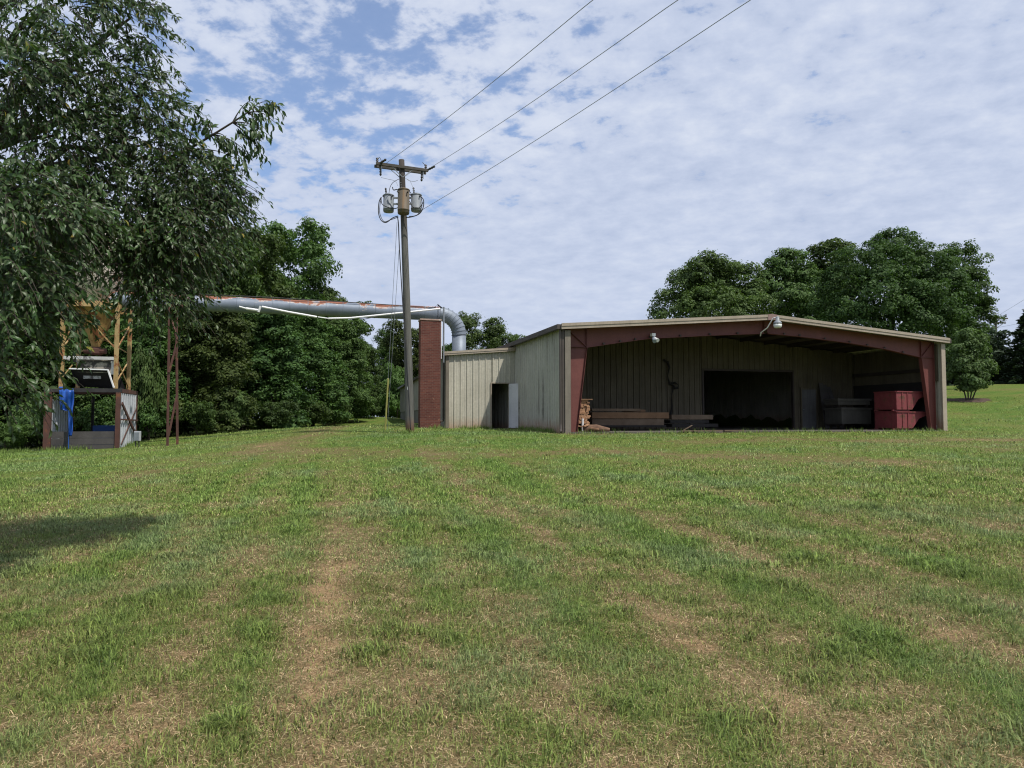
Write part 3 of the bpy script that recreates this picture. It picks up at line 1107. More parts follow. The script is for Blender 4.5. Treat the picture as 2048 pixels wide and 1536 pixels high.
# elbow: a gored quarter turn
RB = 1.02
cen = A1 - Vector((0, 0, RB))
arc = [cen + dh * (RB * math.sin(a)) + Vector((0, 0, RB * math.cos(a))) for a in [i / 9 * math.pi / 2 for i in range(10)]]
mb = MB()
mb.tube(arc, DR + .004, 28, False, True)
el = mb.build('elbow', M_galv, tdu)
for i in range(1, 10):
    tng = (arc[min(i + 1, 9)] - arc[i - 1]).normalized()
    mb = MB()
    mb.tube([arc[i] - tng * .012, arc[i] + tng * .012], DR + .034, 28, True, True)
    mb.build('gore_seam', M_galv, el)
foot = Vector((arc[-1].x, arc[-1].y, ZC + 1.6))
mb = MB()
mb.smooth = True
mb.tube([arc[-1], foot + (arc[-1] - foot) * .5, foot], DR + .002, 28, True, True)
mb.build('riser', M_galv, tdu)
mb = MB()
mb.tube([A0 + Vector((0, -.05, DR + .05)), A0 + (A1 - A0) * .5 + Vector((0, -.3, DR + .02)), A1 + Vector((-.1, -.35, DR - .1))], .022, 6, True, True)
mb.build('cable', M_cable, tdu)
br = MB()
br.tube([P(876, 640, 33.6), P(876, 608, 33.6), P(868, 616, 33.6)], .02, 6, True, True)
br.tube([P(876, 610, 33.6), P(884, 616, 33.9)], .03, 6, True, True)
br.build('bracket', M_sooty, tdu)

tc = thing('sagging_conduit', P(660, 636, 31.3), 'loose white plastic conduit sagging along the front of the rusty duct', 'conduit')
for pts, r in (([(478, 613), (492, 617)], .035), ([(492, 617), (520, 621)], .055), ([(524, 613.5), (580, 624.5), (634, 634)], .045), ([(636, 634), (657, 637)], .025),
               ([(657, 637), (700, 636), (760, 630), (880, 617.5)], .042)):
    mb = MB()
    mb.tube([P(x, y, 29.9 + (x - 470) / 410 * 3.7) for x, y in pts], r, 8, True, True)
    mb.build('pipe', M_white, tc)
mb = MB()
mb.tube([P(517, 624, 30.2), P(521, 612, 30.2)], .05, 8, True, True)
mb.build('elbow', M_white, tc)
mb = MB()
mb.tube([P(719, 637, 32.1), P(730, 638, 32.1), P(755, 632.5, 32.4)], .018, 6, True, True)
mb.build('loose_wire', M_cable, tc)

tt = thing('duct_trestle', P(345, 891, 29.3), 'thin rusty steel trestle legs propping the duct on the lawn', 'trestle')
la, lb2 = P(335, 897, 29.0), P(355, 893, 29.6)
ta, tb = P(339, 612, 29.3), P(353, 612, 29.9)
for a, b in ((la, ta), (lb2, tb)):
    mb = MB()
    mb.beam(a - Vector((0, 0, .2)), b, .075, .075)
    mb.build('leg', M_ironrust, tt)
for (x0, y0), (x1, y1) in (((337, 872), (354, 790)), ((338, 745), (355, 680)), ((354, 680), (337, 615))):
    mb = MB()
    mb.beam(P(x0, y0, 29.1), P(x1, y1, 29.6), .06, .06)
    mb.build('brace', M_ironrust, tt)
mb = MB()
mb.beam(ta + Vector((-.4, 0, .0)), tb + Vector((.35, 0, 0)), .12, .12)
mb.build('cradle', M_ironrust, tt)

# ------------------------------------------------------------------ cyclone tower and its bin enclosure
TX, TY = P(122, 775, 28.9).x, 28.9


def T(u, v, z):
    return Vector((TX + CF * u - SF * v, TY + SF * u + CF * v, z))


def TZ(py, Y=29.2, px=170):
    return P(px, py, Y).z


tw, td = 2.02, 2.1
GT = TZ(900)
tt = thing('cyclone_tower', T(tw / 2, td / 2, GT), 'rusty yellow dust cyclone on a braced steel tower under the tree', 'dust collector')
zb, zt = TZ(780), TZ(604)
for u in (0, tw):
    for v in (0, td):
        mb = MB(T)
        mb.beam((u, v, zb), (u, v, zt), .13, .13)
        mb.build('post', M_yellow, tt)
for y0, h in ((608, .22), (716, .13)):
    for a, b in (((0, 0), (tw, 0)), ((tw, 0), (tw, td)), ((0, td), (tw, td)), ((0, 0), (0, td))):
        if y0 == 716 and b == (tw, td):
            continue
        mb = MB(T)
        z = TZ(y0)
        mb.beam((*a, z), (*b, z), .07, h)
        mb.build('rail', M_yellow if y0 == 608 else M_whitepaint, tt)
zm1, zm2, zm3 = TZ(765), TZ(698), TZ(640)
for a, b, z0, z1 in (((0, 0), (.55, 0), zm2 + .1, zm3 + .25), ((tw, 0), (tw, td), zm2, zm3 + .05), ((tw, 0), (tw, td), zm1 - .02, TZ(712)), ((0, 0), (.4, 0), zm1 + .15, TZ(730)),
                     ((1.0, 0), (tw, 0), zm3 - .05, zm2), ((0, 0), (0, td), zm2, zm3), ((tw, 0), (tw, td), TZ(716), TZ(770)), ((0, td), (tw, td), zm2, zm3), ((tw, td), (0, td), zm2, zm3)):
    mb = MB(T)
    mb.beam((*a, z0), (*b, z1), .045, .045)
    mb.build('brace', M_yellow, tt)
cu, cv = tw / 2 - .05, td / 2
cr = .96
mb = MB(T)
mb.smooth = True
mb.lathe((cu, cv, 0), [(cr, TZ(604)), (cr, TZ(470)), (cr * .5, TZ(450))], 32)
cb = mb.build('cyclone_body', M_cyclone, tt)
mb = MB(T)
mb.smooth = True
mb.lathe((cu, cv, 0), [(.12, TZ(694)), (.16, TZ(688)), (.62, TZ(632)), (.92, TZ(606)), (cr + .01, TZ(604))], 28)
mb.build('cone', M_cone, tt)
mb = MB(T)
mb.lathe((cu, cv, 0), [(cr + .05, TZ(606)), (cr + .05, TZ(601))], 32)
mb.build('ring', M_yellow, tt)
mb = MB(T)
zv0, zv1 = TZ(706), TZ(690)
mb.lathe((cu, cv, 0), [(.2, zv0), (.29, zv0 + .06), (.30, zv1 - .08), (.2, zv1)], 10)
vv = mb.build('rotary_valve', M_ironrust, tt)
MB(T).tube([(cu - .42, cv - .1, (zv0 + zv1) / 2), (cu + .42, cv - .1, (zv0 + zv1) / 2)], .13, 10).build('housing', M_ironrust, vv)
# chute under the valve: a stained box above a flared hood
mb = MB(T)
mb.box((.52, .12, TZ(745)), (1.78, 1.5, TZ(718)))
cbx = mb.build('chute_box', worn('stained_chute', (.26, .235, .19), (.36, .33, .28), 1.4, rough=.7, rust=.62, rust_col=(.022, .020, .018), streak=.6, rscale=1.8), tt)
mb = MB(T)
q0, q1 = TZ(738), TZ(775)
mb.beam((.28, -.02, q0), (1.72, -.02, q0 - .02), .05, .05)
mb.beam((1.72, -.02, q0 - .02), (1.99, -.12, q1), .05, .05)
mb.build('lip', M_white, cbx)
mb = MB(T)
mb.add([(.30, 0, q0), (1.70, 0, q0), (1.70, 1.7, q0), (.30, 1.7, q0), (.55, .15, q1 + .08), (1.95, -.1, q1), (1.95, 1.9, q1), (.55, 1.7, q1 + .08), (.55, .75, q1 + .06), (1.75, .75, q1 + .06)],
       [(0, 3, 2, 1), (3, 2, 6, 7), (0, 4, 7, 3), (0, 1, 9, 8)])
mb.build('hood', M_sooty, cbx)
mb = MB(T)
mb.box((.72, .28, TZ(757)), (1.38, .34, TZ(745.5)))
mb.build('gate_plate', M_whitepaint, cbx)
mb = MB(T)
mb.box((1.70, .16, TZ(748)), (1.93, .5, TZ(721)))
mb.build('control_box', M_white, cbx)
MB(T).box((-.2, -.1, TZ(781)), (tw + .25, td + .1, TZ(777))).build('deck', M_sooty, tt)

# enclosure below
EY = 28.5
EX0, EX1 = P(95, 850, EY).x, P(237, 850, EY + .75).x


def E(u, v, z):
    return Vector((EX0 + CF * u - SF * v, EY + SF * u + CF * v, z))


ew = (EX1 - EX0) / CF
ed = 2.9
GE = TZ(900, 28.7)
te = thing('bin_enclosure', E(ew / 2, 1.4, GE), 'open-fronted rusty frame with plank front and zinc sides below the cyclone', 'enclosure')
zt = TZ(784, 28.7)
for u, v, wd in ((0, 0, .26), (ew, 0, .17), (0, ed, .14), (ew, ed, .14)):
    mb = MB(E)
    mb.box((u - wd / 2, v - .06, GE - .5), (u + wd / 2, v - .045, zt)).box((u - wd / 2, v + .045, GE - .5), (u + wd / 2, v + .06, zt)).box((u - .008, v - .045, GE - .5), (u + .008, v + .045, zt))
    mb.box((u - wd / 2, v - .045, GE - .5), (u - wd / 2 + .012, v + .045, zt)).box((u + wd / 2 - .012, v - .045, GE - .5), (u + wd / 2, v + .045, zt))
    mb.build('post', M_ironrust, te)
for a, b in (((-.15, 0), (ew + .12, 0)), ((ew, .07), (ew, ed + .1)), ((0, .07), (0, ed + .1)), ((0, ed + .14), (ew, ed + .14))):
    mb = MB(E)
    mb.beam((*a, zt + .08), (*b, zt + .08), .12, .16)
    mb.build('top_rail', M_sooty if a[1] == 0 else M_ironrust, te)
MB(E).ribs((ew + .02, .1), (ew + .02, ed), GE - .4, zt - .02, zt - .02, (1, 0), period=.36, h=.05).build('side_panel', M_corr, te)
MB(E).ribs((.02, .25), (.02, ed), GE - .4, zt - .3, zt - .3, (1, 0), period=.3, h=.05).build('side_panel', M_corr, te)
zp = TZ(863, 28.6)
nb = 4
for k in range(nb):
    h = (zp - (GE - .35)) / nb
    mb = MB(E)
    mb.box((.135, .01 + .008 * (k % 2), GE - .35 + k * h + .006), (ew - .09, .055 + .008 * (k % 2), GE - .35 + (k + 1) * h - .004))
    mb.build('plank', M_plank, te)
mb = MB(E)
mb.beam((ew + .12, .1, zt - .45), (ew + .12, ed + .2, GE + .25), .05, .13)
mb.beam((ew + .11, .05, GE + 1.25), (ew + .11, ed, GE + 1.2), .04, .06)
mb.beam((ew + .115, ed - .2, zt - .55), (ew + .115, .15, GE + .2), .03, .05)
mb.build('side_brace', M_ironrust, te)
MB(E).box((ew * .33 - .05, ed - .1, GE - .3), (ew * .33 + .05, ed, zt)).build('back_post', M_sooty, te)

# blue tarp
def tarp():
    rows, cols = 34, 14
    V, Fc = [], []
    rng = random.Random(5)
    for r in range(rows):
        k = r / (rows - 1)
        py = 776 + 96 * k
        lft = 118 + 4 * k + (10 * max(0, k - .32) / .68 if k < .5 else 20 * k)
        rgt = 147 + 1.5 * math.sin(k * 9) - 7 * max(0, k - .4)
        if k > .48:
            lft = 138 + 1.0 * math.sin(k * 14)
        for c in range(cols):
            m = c / (cols - 1)
            px = lft + (rgt - lft) * m
            Y = 28.45 + .09 * math.sin(m * 17 + k * 3) * (.3 + k) + .05 * math.sin(k * 13 + m * 5) + (.25 * max(0, .06 - k) / .06)
            V.append(tuple(P(px, py - 2.5 * math.sin(m * 3.1 + 1) * (1 if r == 0 else 0), Y)))
    for r in range(rows - 1):
        for c in range(cols - 1):
            Fc.append((r * cols + c, r * cols + c + 1, (r + 1) * cols + c + 1, (r + 1) * cols + c))
    base = P(133, 776, 28.45)
    me = bpy.data.meshes.new('tarp')
    me.from_pydata([tuple(Vector(v) - base) for v in V], [], Fc)
    for p in me.polygons:
        p.use_smooth = True
    o = link_mesh('blue_tarp', me, M_tarp, None, base)
    s = o.modifiers.new('thickness', 'SOLIDIFY')
    s.thickness = .012
    tag(o, 'bright blue crumpled tarp hanging over the front rail of the rusty enclosure', 'tarp')


tarp()
mb = MB()
mb.tube([P(138, 790, 28.42), P(137, 897, 28.42)], .02, 6, True, True)
tag(mb.build('thin_rod', M_blue, None, P(137, 897, 28.42)), 'thin pale blue rod standing in front of the plank wall under the tarp', 'rod')
tb = thing('blue_trough', E(1.9, ed - .3, GE), 'long blue steel trough behind the plank front of the rusty enclosure', 'trough')
mb = MB(E)
z0, z1 = GE - .1, TZ(851, 31)
mb.box((1.05, ed - .75, z0), (ew - .12, ed - .69, z1)).box((1.05, ed - .1, z0), (ew - .12, ed - .04, z1)).box((1.05, ed - .69, z0), (1.11, ed - .1, z1)).box((ew - .18, ed - .69, z0), (ew - .12, ed - .1, z1)).box((1.11, ed - .69, z0), (ew - .18, ed - .1, z0 + .06))
bevel(mb.build('trough_body', M_blue, tb), .01)
mb = MB(E)
mb.tube([(2.2, ed - .72, z1 - .1), (2.22, ed - .72, z1 + .42), (ew - .14, ed - .72, z1 + .40)], .014, 6)
mb.build('rail', M_whitepaint, tb)
# small electrical box
ee = thing('electrical_box', P(275, 893, 29.3), 'small pale grey electrical box on two short stakes beside the zinc panel', 'electrical box')
bx = P(275, 872, 29.3)
mb = MB()
mb.box((bx.x - .12, bx.y - .07, bx.z - .21), (bx.x + .12, bx.y + .07, bx.z + .2))
bevel(mb.build('cabinet', M_corr, ee), .015)
mb = MB()
mb.box((bx.x - .095, bx.y - .082, bx.z - .18), (bx.x + .095, bx.y - .0705, bx.z + .15))
mb.build('lid', M_can, ee)
for s in (-.07, .07):
    mb = MB()
    mb.tube([(bx.x + s, bx.y, bx.z - .2), (bx.x + s, bx.y, bx.z - .75)], .022, 6)
    mb.build('leg', M_sooty, ee)

# ------------------------------------------------------------------ utility pole
PB, PT = P(820, 867, 28), P(803, 320, 28)
tp = thing('utility_pole', PB, 'leaning wooden utility pole with three transformer cans in front of the duct', 'utility pole')


def pole_at(py):
    k = (867 - py) / (867 - 320)
    return PB + (PT - PB) * k


mb = MB()
mb.smooth = True
n = 14
mb.tube([PB + (PT - PB) * (-.03 + 1.03 * i / n) + Vector((.03 * math.sin(i / n * math.pi), 0, 0)) for i in range(n + 1)], [.178 - .062 * i / n for i in range(n + 1)], 16, True, True)
mb.build('shaft', M_pole, tp)
ca = pole_at(337)
ad = Vector((.925, .38, 0)).normalized()
an = Vector((-ad.y, ad.x, 0))
for s in (-1, 1):
    c = ca + an * (s * .16)
    mb = MB()
    mb.beam(c - ad * 1.08, c + ad * 1.06, .09, .115)
    bevel(mb.build('crossarm', M_arm, tp), .008)
    for e in (-1, 1):
        mb = MB()
        mb.beam(c + ad * (.42 * e) - Vector((0, 0, .05)), pole_at(357) + an * (s * .1), .035, .02)
        mb.build('arm_brace', M_wire, tp)


def ribbed(p, q, r, n=5):
    mb = MB()
    p, q = Vector(p), Vector(q)
    pts, rr = [], []
    for i in range(n):
        for f, k in ((.0, .55), (.35, 1), (.6, .9), (.95, .5)):
            pts.append(p + (q - p) * ((i + f) / n))
            rr.append(r * k)
    mb.tube(pts, rr, 8, True, True)
    return mb


for e in (-1, 1):
    c = ca + ad * (1.0 * e)
    ribbed(c + Vector((0, 0, .06)), c + Vector((0, 0, .30)), .06, 3).build('insulator', M_ceramic, tp)
    ribbed(c - ad * (.02 * e) + Vector((.08, -.1, .02)), c + Vector((.42, -.35, .1)), .055, 4).build('strain_insulator', M_ceramic, tp)
    c2 = ca + ad * (.86 * e) + Vector((0, -.1, 0))
    ct = ribbed(c2 + Vector((0, 0, -.02)), c2 + Vector((-.02 * e, 0, -.46)), .05, 4).build('fuse_cutout', M_ceramic, tp)
    mb = MB()
    mb.tube([c2 + Vector((.05, -.05, -.06)), c2 + Vector((.06, -.08, -.38))], .016, 6, True, True)
    mb.build('fuse_tube', M_can, ct)


def can(px, py0, py1, Y, r, mat, label=None):
    top, bot = P(px, py0, Y), P(px, py1, Y)
    h = top.z - bot.z
    mb = MB()
    mb.smooth = True
    mb.lathe((bot.x, bot.y, bot.z), [(r * .93, 0), (r * .96, .03), (r, .04), (r, h * .14), (r * 1.03, h * .145), (r * 1.03, h * .16), (r, h * .165), (r, h - .07)], 22)
    o = mb.build('transformer', mat, tp)
    if label:
        o['label'] = label
    mb = MB()
    mb.smooth = True
    mb.lathe((bot.x, bot.y, bot.z), [(r * 1.06, h - .07), (r * 1.07, h - .045), (r * .98, h - .02), (r * .6, h + .02)], 22)
    mb.build('lid', mat, o)
    for dx, dy, hh in ((-.08, -.05, .26),):
        ribbed((top.x + dx, top.y + dy, top.z), (top.x + dx * 1.4, top.y + dy, top.z + hh), .045, 3).build('bushing', M_ceramic, o)
    for sx in (-1, 1):
        ribbed((bot.x + sx * r * .7, bot.y - r * .72, bot.z + h * .8), (bot.x + sx * r * .95, bot.y - r * 1.1, bot.z + h * .82), .03, 2).build('terminal', M_sooty, o)
    return top, bot


can(777, 389, 424, 28.0, .215, M_can)
can(832.5, 388, 423, 28.15, .215, M_can)
can(807, 378, 428, 27.55, .235, M_canrust, 'rust-streaked brown transformer can')
for y in (396, 408):
    for x0, x1 in ((787, 800), (808, 824)):
        mb = MB()
        mb.beam(P(x0, y, 27.95), P(x1, y, 28.0), .05, .07)
        mb.build('mounting_bracket', M_can, tp)


def cable(pts, r, name='cable', mat=M_cable, Y=27.6, sub=5):
    """smooth curve through pixel points"""
    ctl = [P(p[0], p[1], p[2] if len(p) > 2 else Y) for p in pts]
    out = []
    for i in range(len(ctl) - 1):
        p0, p1, p2, p3 = ctl[max(i - 1, 0)], ctl[i], ctl[i + 1], ctl[min(i + 2, len(ctl) - 1)]
        for k in range(sub):
            s = k / sub
            out.append(.5 * ((2 * p1) + (p2 - p0) * s + (2 * p0 - 5 * p1 + 4 * p2 - p3) * s * s + (3 * p1 - p0 - 3 * p2 + p3) * s ** 3))
    out.append(ctl[-1])
    mb = MB()
    mb.smooth = True
    mb.tube(out, r, 6, True, True)
    return mb.build(name, mat, tp)


cable([(762, 395), (758, 405), (757, 425), (762, 440), (772, 445), (785, 436), (796, 432)], .020)
cable([(763, 394), (760, 410), (760, 428), (768, 443), (780, 440), (797, 434)], .014)
cable([(762, 396), (766, 410), (790, 417), (806, 408), (818, 402), (826, 414), (838, 416), (846, 405)], .018)
cable([(840, 392), (847, 400), (846, 416), (838, 428), (822, 434), (812, 435)], .020)
cable([(841, 393), (844, 402), (843, 415), (834, 430), (818, 433)], .014)
cable([(798, 358), (786, 365), (780, 375), (778, 386)], .011)
cable([(762, 355), (775, 358), (790, 362), (796, 372)], .008, mat=M_wire)
cable([(811, 357), (820, 362), (826, 376), (828, 386)], .008, mat=M_wire)
cable([(836, 360), (828, 363), (818, 361), (812, 357)], .008, mat=M_wire)
cable([(754, 322), (759, 315), (764, 325)], .012)
cable([(845, 325), (850, 330), (853, 334)], .012)
cable([(785, 374), (787, 380), (794, 379), (797, 384)], .020)
cable([(812, 376), (818, 382), (822, 388), (814, 395), (812, 428)], .016)
cable([(795, 434), (797, 450), (799, 500), (805, 600), (812, 700), (818, 800), (821, 860)], .022, Y=27.84)
mb = MB()
w0 = pole_at(778)
mb.box((w0.x - .025, w0.y - .165, w0.z - .06), (w0.x + .03, w0.y - .145, w0.z + .06))
mb.build('tag_plate', M_white, tp)

# overhead lines run on over the viewer to the next pole
for (px0, py0, Y0), (px1, py1, Y1), lab in (((773, 326, 27.4), (1185, 0, 13.9), 'thin overhead wire from the upper left end of the crossarm'),
                                          ((860, 336, 28.2), (1355, 0, 13.7), 'thin overhead wire from the far right end of the crossarm'),
                                          ((842, 421, 28.0), (1500, 0, 13.6), 'lowest overhead wire rising from beside the grey transformer can')):
    a, b = P(px0, py0, Y0), P(px1, py1, Y1)
    b = a + (b - a) * 2.6
    pts = []
    for i in range(25):
        k = i / 24
        p = a + (b - a) * k
        p.z += -.10 * math.sin(math.pi * min(1, k * 2.6)) if k < .385 else .0
        pts.append(p)
    mb = MB()
    mb.tube(pts, .0085, 6, True, True)
    tag(mb.build('power_line', M_wire, None, a), lab, 'power line', 'power lines over the lawn')

GA = P(770, 862, 30.2)
for i, (x0, y0) in enumerate(((794, 444), (798, 500))):
    g_ = thing('guy_wire', GA + Vector((.06 * i, .12 * i, 0)), ('upper guy wire down the pole with a yellow plastic guard at its foot', 'second bare guy wire fixed lower on the leaning pole')[i], 'guy wire', 'guy wires of the leaning pole')
    a = P(x0, y0, 28.05)
    e = GA + Vector((.06 * i, .12 * i, -.15))
    mb = MB()
    mb.tube([a, a + (e - a) * .5, e], .008, 6, True, True)
    mb.build('wire', M_wire, g_)
    if i == 0:
        mb = MB()
        mb.tube([a + (e - a) * .725, e + Vector((0, 0, .1))], .036, 8, True, True)
        mb.build('guard', M_guard, g_)

# distant pole at the right edge
q = P(1993, 775, 74)
t2 = thing('distant_pole', q, 'small distant utility pole with two crossarms beyond the lawn rise', 'utility pole')
mb = MB()
mb.tube([q - Vector((0, 0, .5)), P(1991.5, 632, 74)], [.17, .12], 10, True, True)
mb.build('shaft', M_pole, t2)
for y, x0, x1 in ((636, 1978, 2015), (645, 1984, 2011)):
    mb = MB()
    mb.beam(P(x0, y, 73.8), P(x1, y + 1, 74.3), .12, .14)
    mb.build('crossarm', M_arm, t2)
    for x in (x0 + 3, x1 - 3):
        a = P(x, y - 2, 74)
        ribbed(a, a + Vector((0, 0, .3)), .08, 2).build('insulator', M_ceramic, t2)
mb = MB()
mb.beam(P(2008, 646, 73.9), P(1993, 656, 73.9), .06, .06)
mb.build('arm_brace', M_wire, t2)
for i, (a, b, lab) in enumerate((((1995, 632, 74), (2075, 583, 60), 'distant power line rising away from the far small pole'),
                                 ((1996, 655, 74), (2075, 640, 66), 'lower distant cable leaving the far small pole'))):
    mb = MB()
    mb.tube([P(*a), P(*b)], .011, 5, True, True)
    tag(mb.build('distant_power_line', M_wire, None, P(*a)), lab, 'power line', 'lines of the distant pole')

# ------------------------------------------------------------------ lamps on the shed front
lu, lz = UZ(1555, 640, -.35)
tl = thing('barn_light', B(lu, -.3, lz), 'white dusk-to-dawn barn lamp on a curved arm at the roof ridge', 'lamp')
c = B(lu, -.45, UZ(1555, 656, -.45)[1])
mb = MB()
mb.smooth = True
mb.lathe((c.x, c.y, c.z), [(.10, 0), (.155, .03), (.17, .10), (.17, .17)], 18)
mb.build('refractor', M_glass, tl)
mb = MB()
mb.smooth = True
mb.lathe((c.x, c.y, c.z), [(.175, .17), (.17, .23), (.11, .30), (.08, .31), (.075, .46), (.05, .49)], 18)
mb.build('housing', M_can, tl)
mb = MB(B)
mb.smooth = True
ua, z_ = U(1533, .2), UZ(1533, 668, .2)[1]
mb.tube([(lu, -.45, c.z + .46), (lu - .1, -.3, c.z + .44), (lu - .25, -.1, c.z + .05), (lu - .36, .2, c.z - .12), (lu - .36, .25, c.z - .28)], .025, 8)
mb.build('arm', M_white, tl)
fu, fz = UZ(1306, 672, .25)
tl = thing('floodlight', B(fu, .25, fz), 'white twin floodlight hanging from the left half of the red rafter', 'lamp')
mb = MB(B)
mb.box((fu - .08, .1, fz - .02), (fu + .08, .3, fz + .1))
bevel(mb.build('bracket', M_white, tl), .01)
for dx, dz, s in ((-.06, -.26, -1), (.03, -.22, 1)):
    mb = MB(B)
    mb.tube([(fu + dx * .3, .2, fz), (fu + dx, .05, fz + dz * .6), (fu + dx * 1.5, -.12, fz + dz)], [.03, .055, .085], 10)
    mb.build('lamp_head', M_white if s > 0 else M_galv, tl)

# ------------------------------------------------------------------ stock inside the bay
def timber(name, x0, y0, x1, y1, v, d, mat, label, group, n=1):
    u0, z1 = UZ(x0, y0, v)
    u1, z0 = UZ(x1, y1, v)
    z0 = max(z0, ZF + .005)
    mb = MB(B)
    mb.box((u0, v, z0), (u1, v + d, z1))
    o = mb.build(name, mat, None, B((u0 + u1) / 2, v + d / 2, z0))
    bevel(o, .012)
    tag(o, label, 'timber', group)


GL = 'long timbers stacked in the bay'
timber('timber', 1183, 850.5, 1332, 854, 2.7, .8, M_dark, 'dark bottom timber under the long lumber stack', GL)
timber('timber', 1184, 838.5, 1328, 850.3, 2.7, .9, M_lumber2, 'thick greyish timber in the lower layer of the long stack', GL)
timber('timber', 1184, 824.5, 1338, 837, 2.8, .85, M_lumber, 'thick orange-brown timber in the middle layer of the long stack', GL)
timber('timber', 1184, 817, 1282, 822.5, 2.9, .5, M_lumber2, 'short pale timber lying on top of the long stack', GL)
timber('timber', 1250, 819, 1291, 823.7, 3.5, .3, M_lumber, 'small timber at the back of the top layer', GL)
timber('timber', 1343, 829.5, 1426, 839, 3.0, .7, M_lumber2, 'weathered upper timber of the low pile beside the dark doorway', GL)
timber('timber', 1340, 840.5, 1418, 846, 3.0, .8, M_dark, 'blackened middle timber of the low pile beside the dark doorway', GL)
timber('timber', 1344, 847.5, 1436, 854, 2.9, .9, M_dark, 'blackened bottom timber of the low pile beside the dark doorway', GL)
# crate-like block of cross-stacked slats behind the left column
rr = random.Random(3)
u0, v0 = U(1152, 1.3), 1.3
zz = ZF + .33
row = 0
top = UZ(1165, 800, 1.3)[1]
while zz < top - .04:
    h = .045 + rr.random() * .03
    uu = u0
    while uu < u0 + .52:
        wdt = .07 + rr.random() * .09
        mb = MB(B)
        mb.box((uu, v0 + rr.random() * .07, zz), (uu + wdt, v0 + 1.0 + rr.random() * .1, zz + h))
        tag(mb.build('short_board', M_firewood, None, B(uu, v0, zz)), 'short rough-sawn board end in the tall block stacked behind the left red column', 'board', 'board ends stacked behind the column')
        uu += wdt + rr.random() * .025 + .004
    zz += h + .004
    row += 1
mb = MB(B)
mb.box((u0 - .02, v0 - .05, zz), (u0 + .72, v0 + .6, zz + .04))
tag(mb.build('cover_board', M_lumber, None, B(u0 + .3, v0, zz)), 'single wider board lying on top of the block of board ends', 'board')
mb = MB(B)
for k in (0, .44):
    mb.box((u0 + k, v0, ZF + .005), (u0 + k + .09, v0 + 1.05, ZF + .325))
tag(mb.build('skid', M_lumber2, None, B(u0 + .3, v0, ZF)), 'pair of wooden skids under the block of board ends', 'skid')
mb = MB(B)
a, zz_ = UZ(1165, 842, 1.15)
mb.tube([(a, 1.15, zz_ + .1), (a - .01, 1.13, ZF + .02)], .045, 8)
tag(mb.build('white_pipe', M_white, None, B(a, 1.15, ZF)), 'short white pipe standing before the block of board ends', 'pipe')
mb = MB(B)
a, b_ = U(1168, .75), U(1216, .75)
mb.tube([(a, .8, ZF + .13), ((a + b_) / 2, .72, ZF + .15), (b_, .62, ZF + .08)], [.15, .15, .07], 12)
tag(mb.build('log', M_log, None, B((a + b_) / 2, .7, ZF)), 'rough brown log lying on the slab edge near the left column', 'log')
for i in range(7):
    a = U(1155 + rr.random() * 50, .5)
    v = .35 + rr.random() * .8
    mb = MB(B)
    an_ = rr.random() * 3
    mb.beam((a, v, ZF + .05 + .03 * i), (a + .4 * math.cos(an_), v + .3 * math.sin(an_), ZF + .09 + .035 * i), .09, .05)
    tag(mb.build('wood_scrap', M_firewood, None, B(a, v, ZF)), 'broken wood scrap on the slab around the brown log', 'wood scrap', 'wood scraps by the log')
for x0, x1, v, lab in ((1362, 1392, .05, 'grey driftwood-like plank with a raised splinter on the slab edge'), (1386, 1440, -.05, 'thin pale plank lying along the slab edge'), (1447, 1484, .0, 'short weathered plank lying on the slab edge below the doorway')):
    a, b_ = U(x0, v), U(x1, v)
    mb = MB(B)
    mb.beam((a, v, ZF + .03), (b_, v - .1, ZF + .035), .14, .05)
    if x0 == 1362:
        mb.beam((a + .1, v, ZF + .06), (a + .5, v, ZF + .26), .05, .03)
    tag(mb.build('plank', M_lumber2, None, B(a, v, ZF)), lab, 'plank')


# hopper bins
def hopper_bin(v, y0, y1, lab, mat, x=(1752, 1786, 1818, 1852)):
    """self-dumping hopper: sloping front to one side, straight back, on rails"""
    ub, zt_ = UZ(x[0], y0, v)
    u1 = U(x[1], v)
    u3 = U(x[3], v)
    zb_ = UZ(x[0], y1, v)[1]
    return ub, u1, u3, zt_, zb_


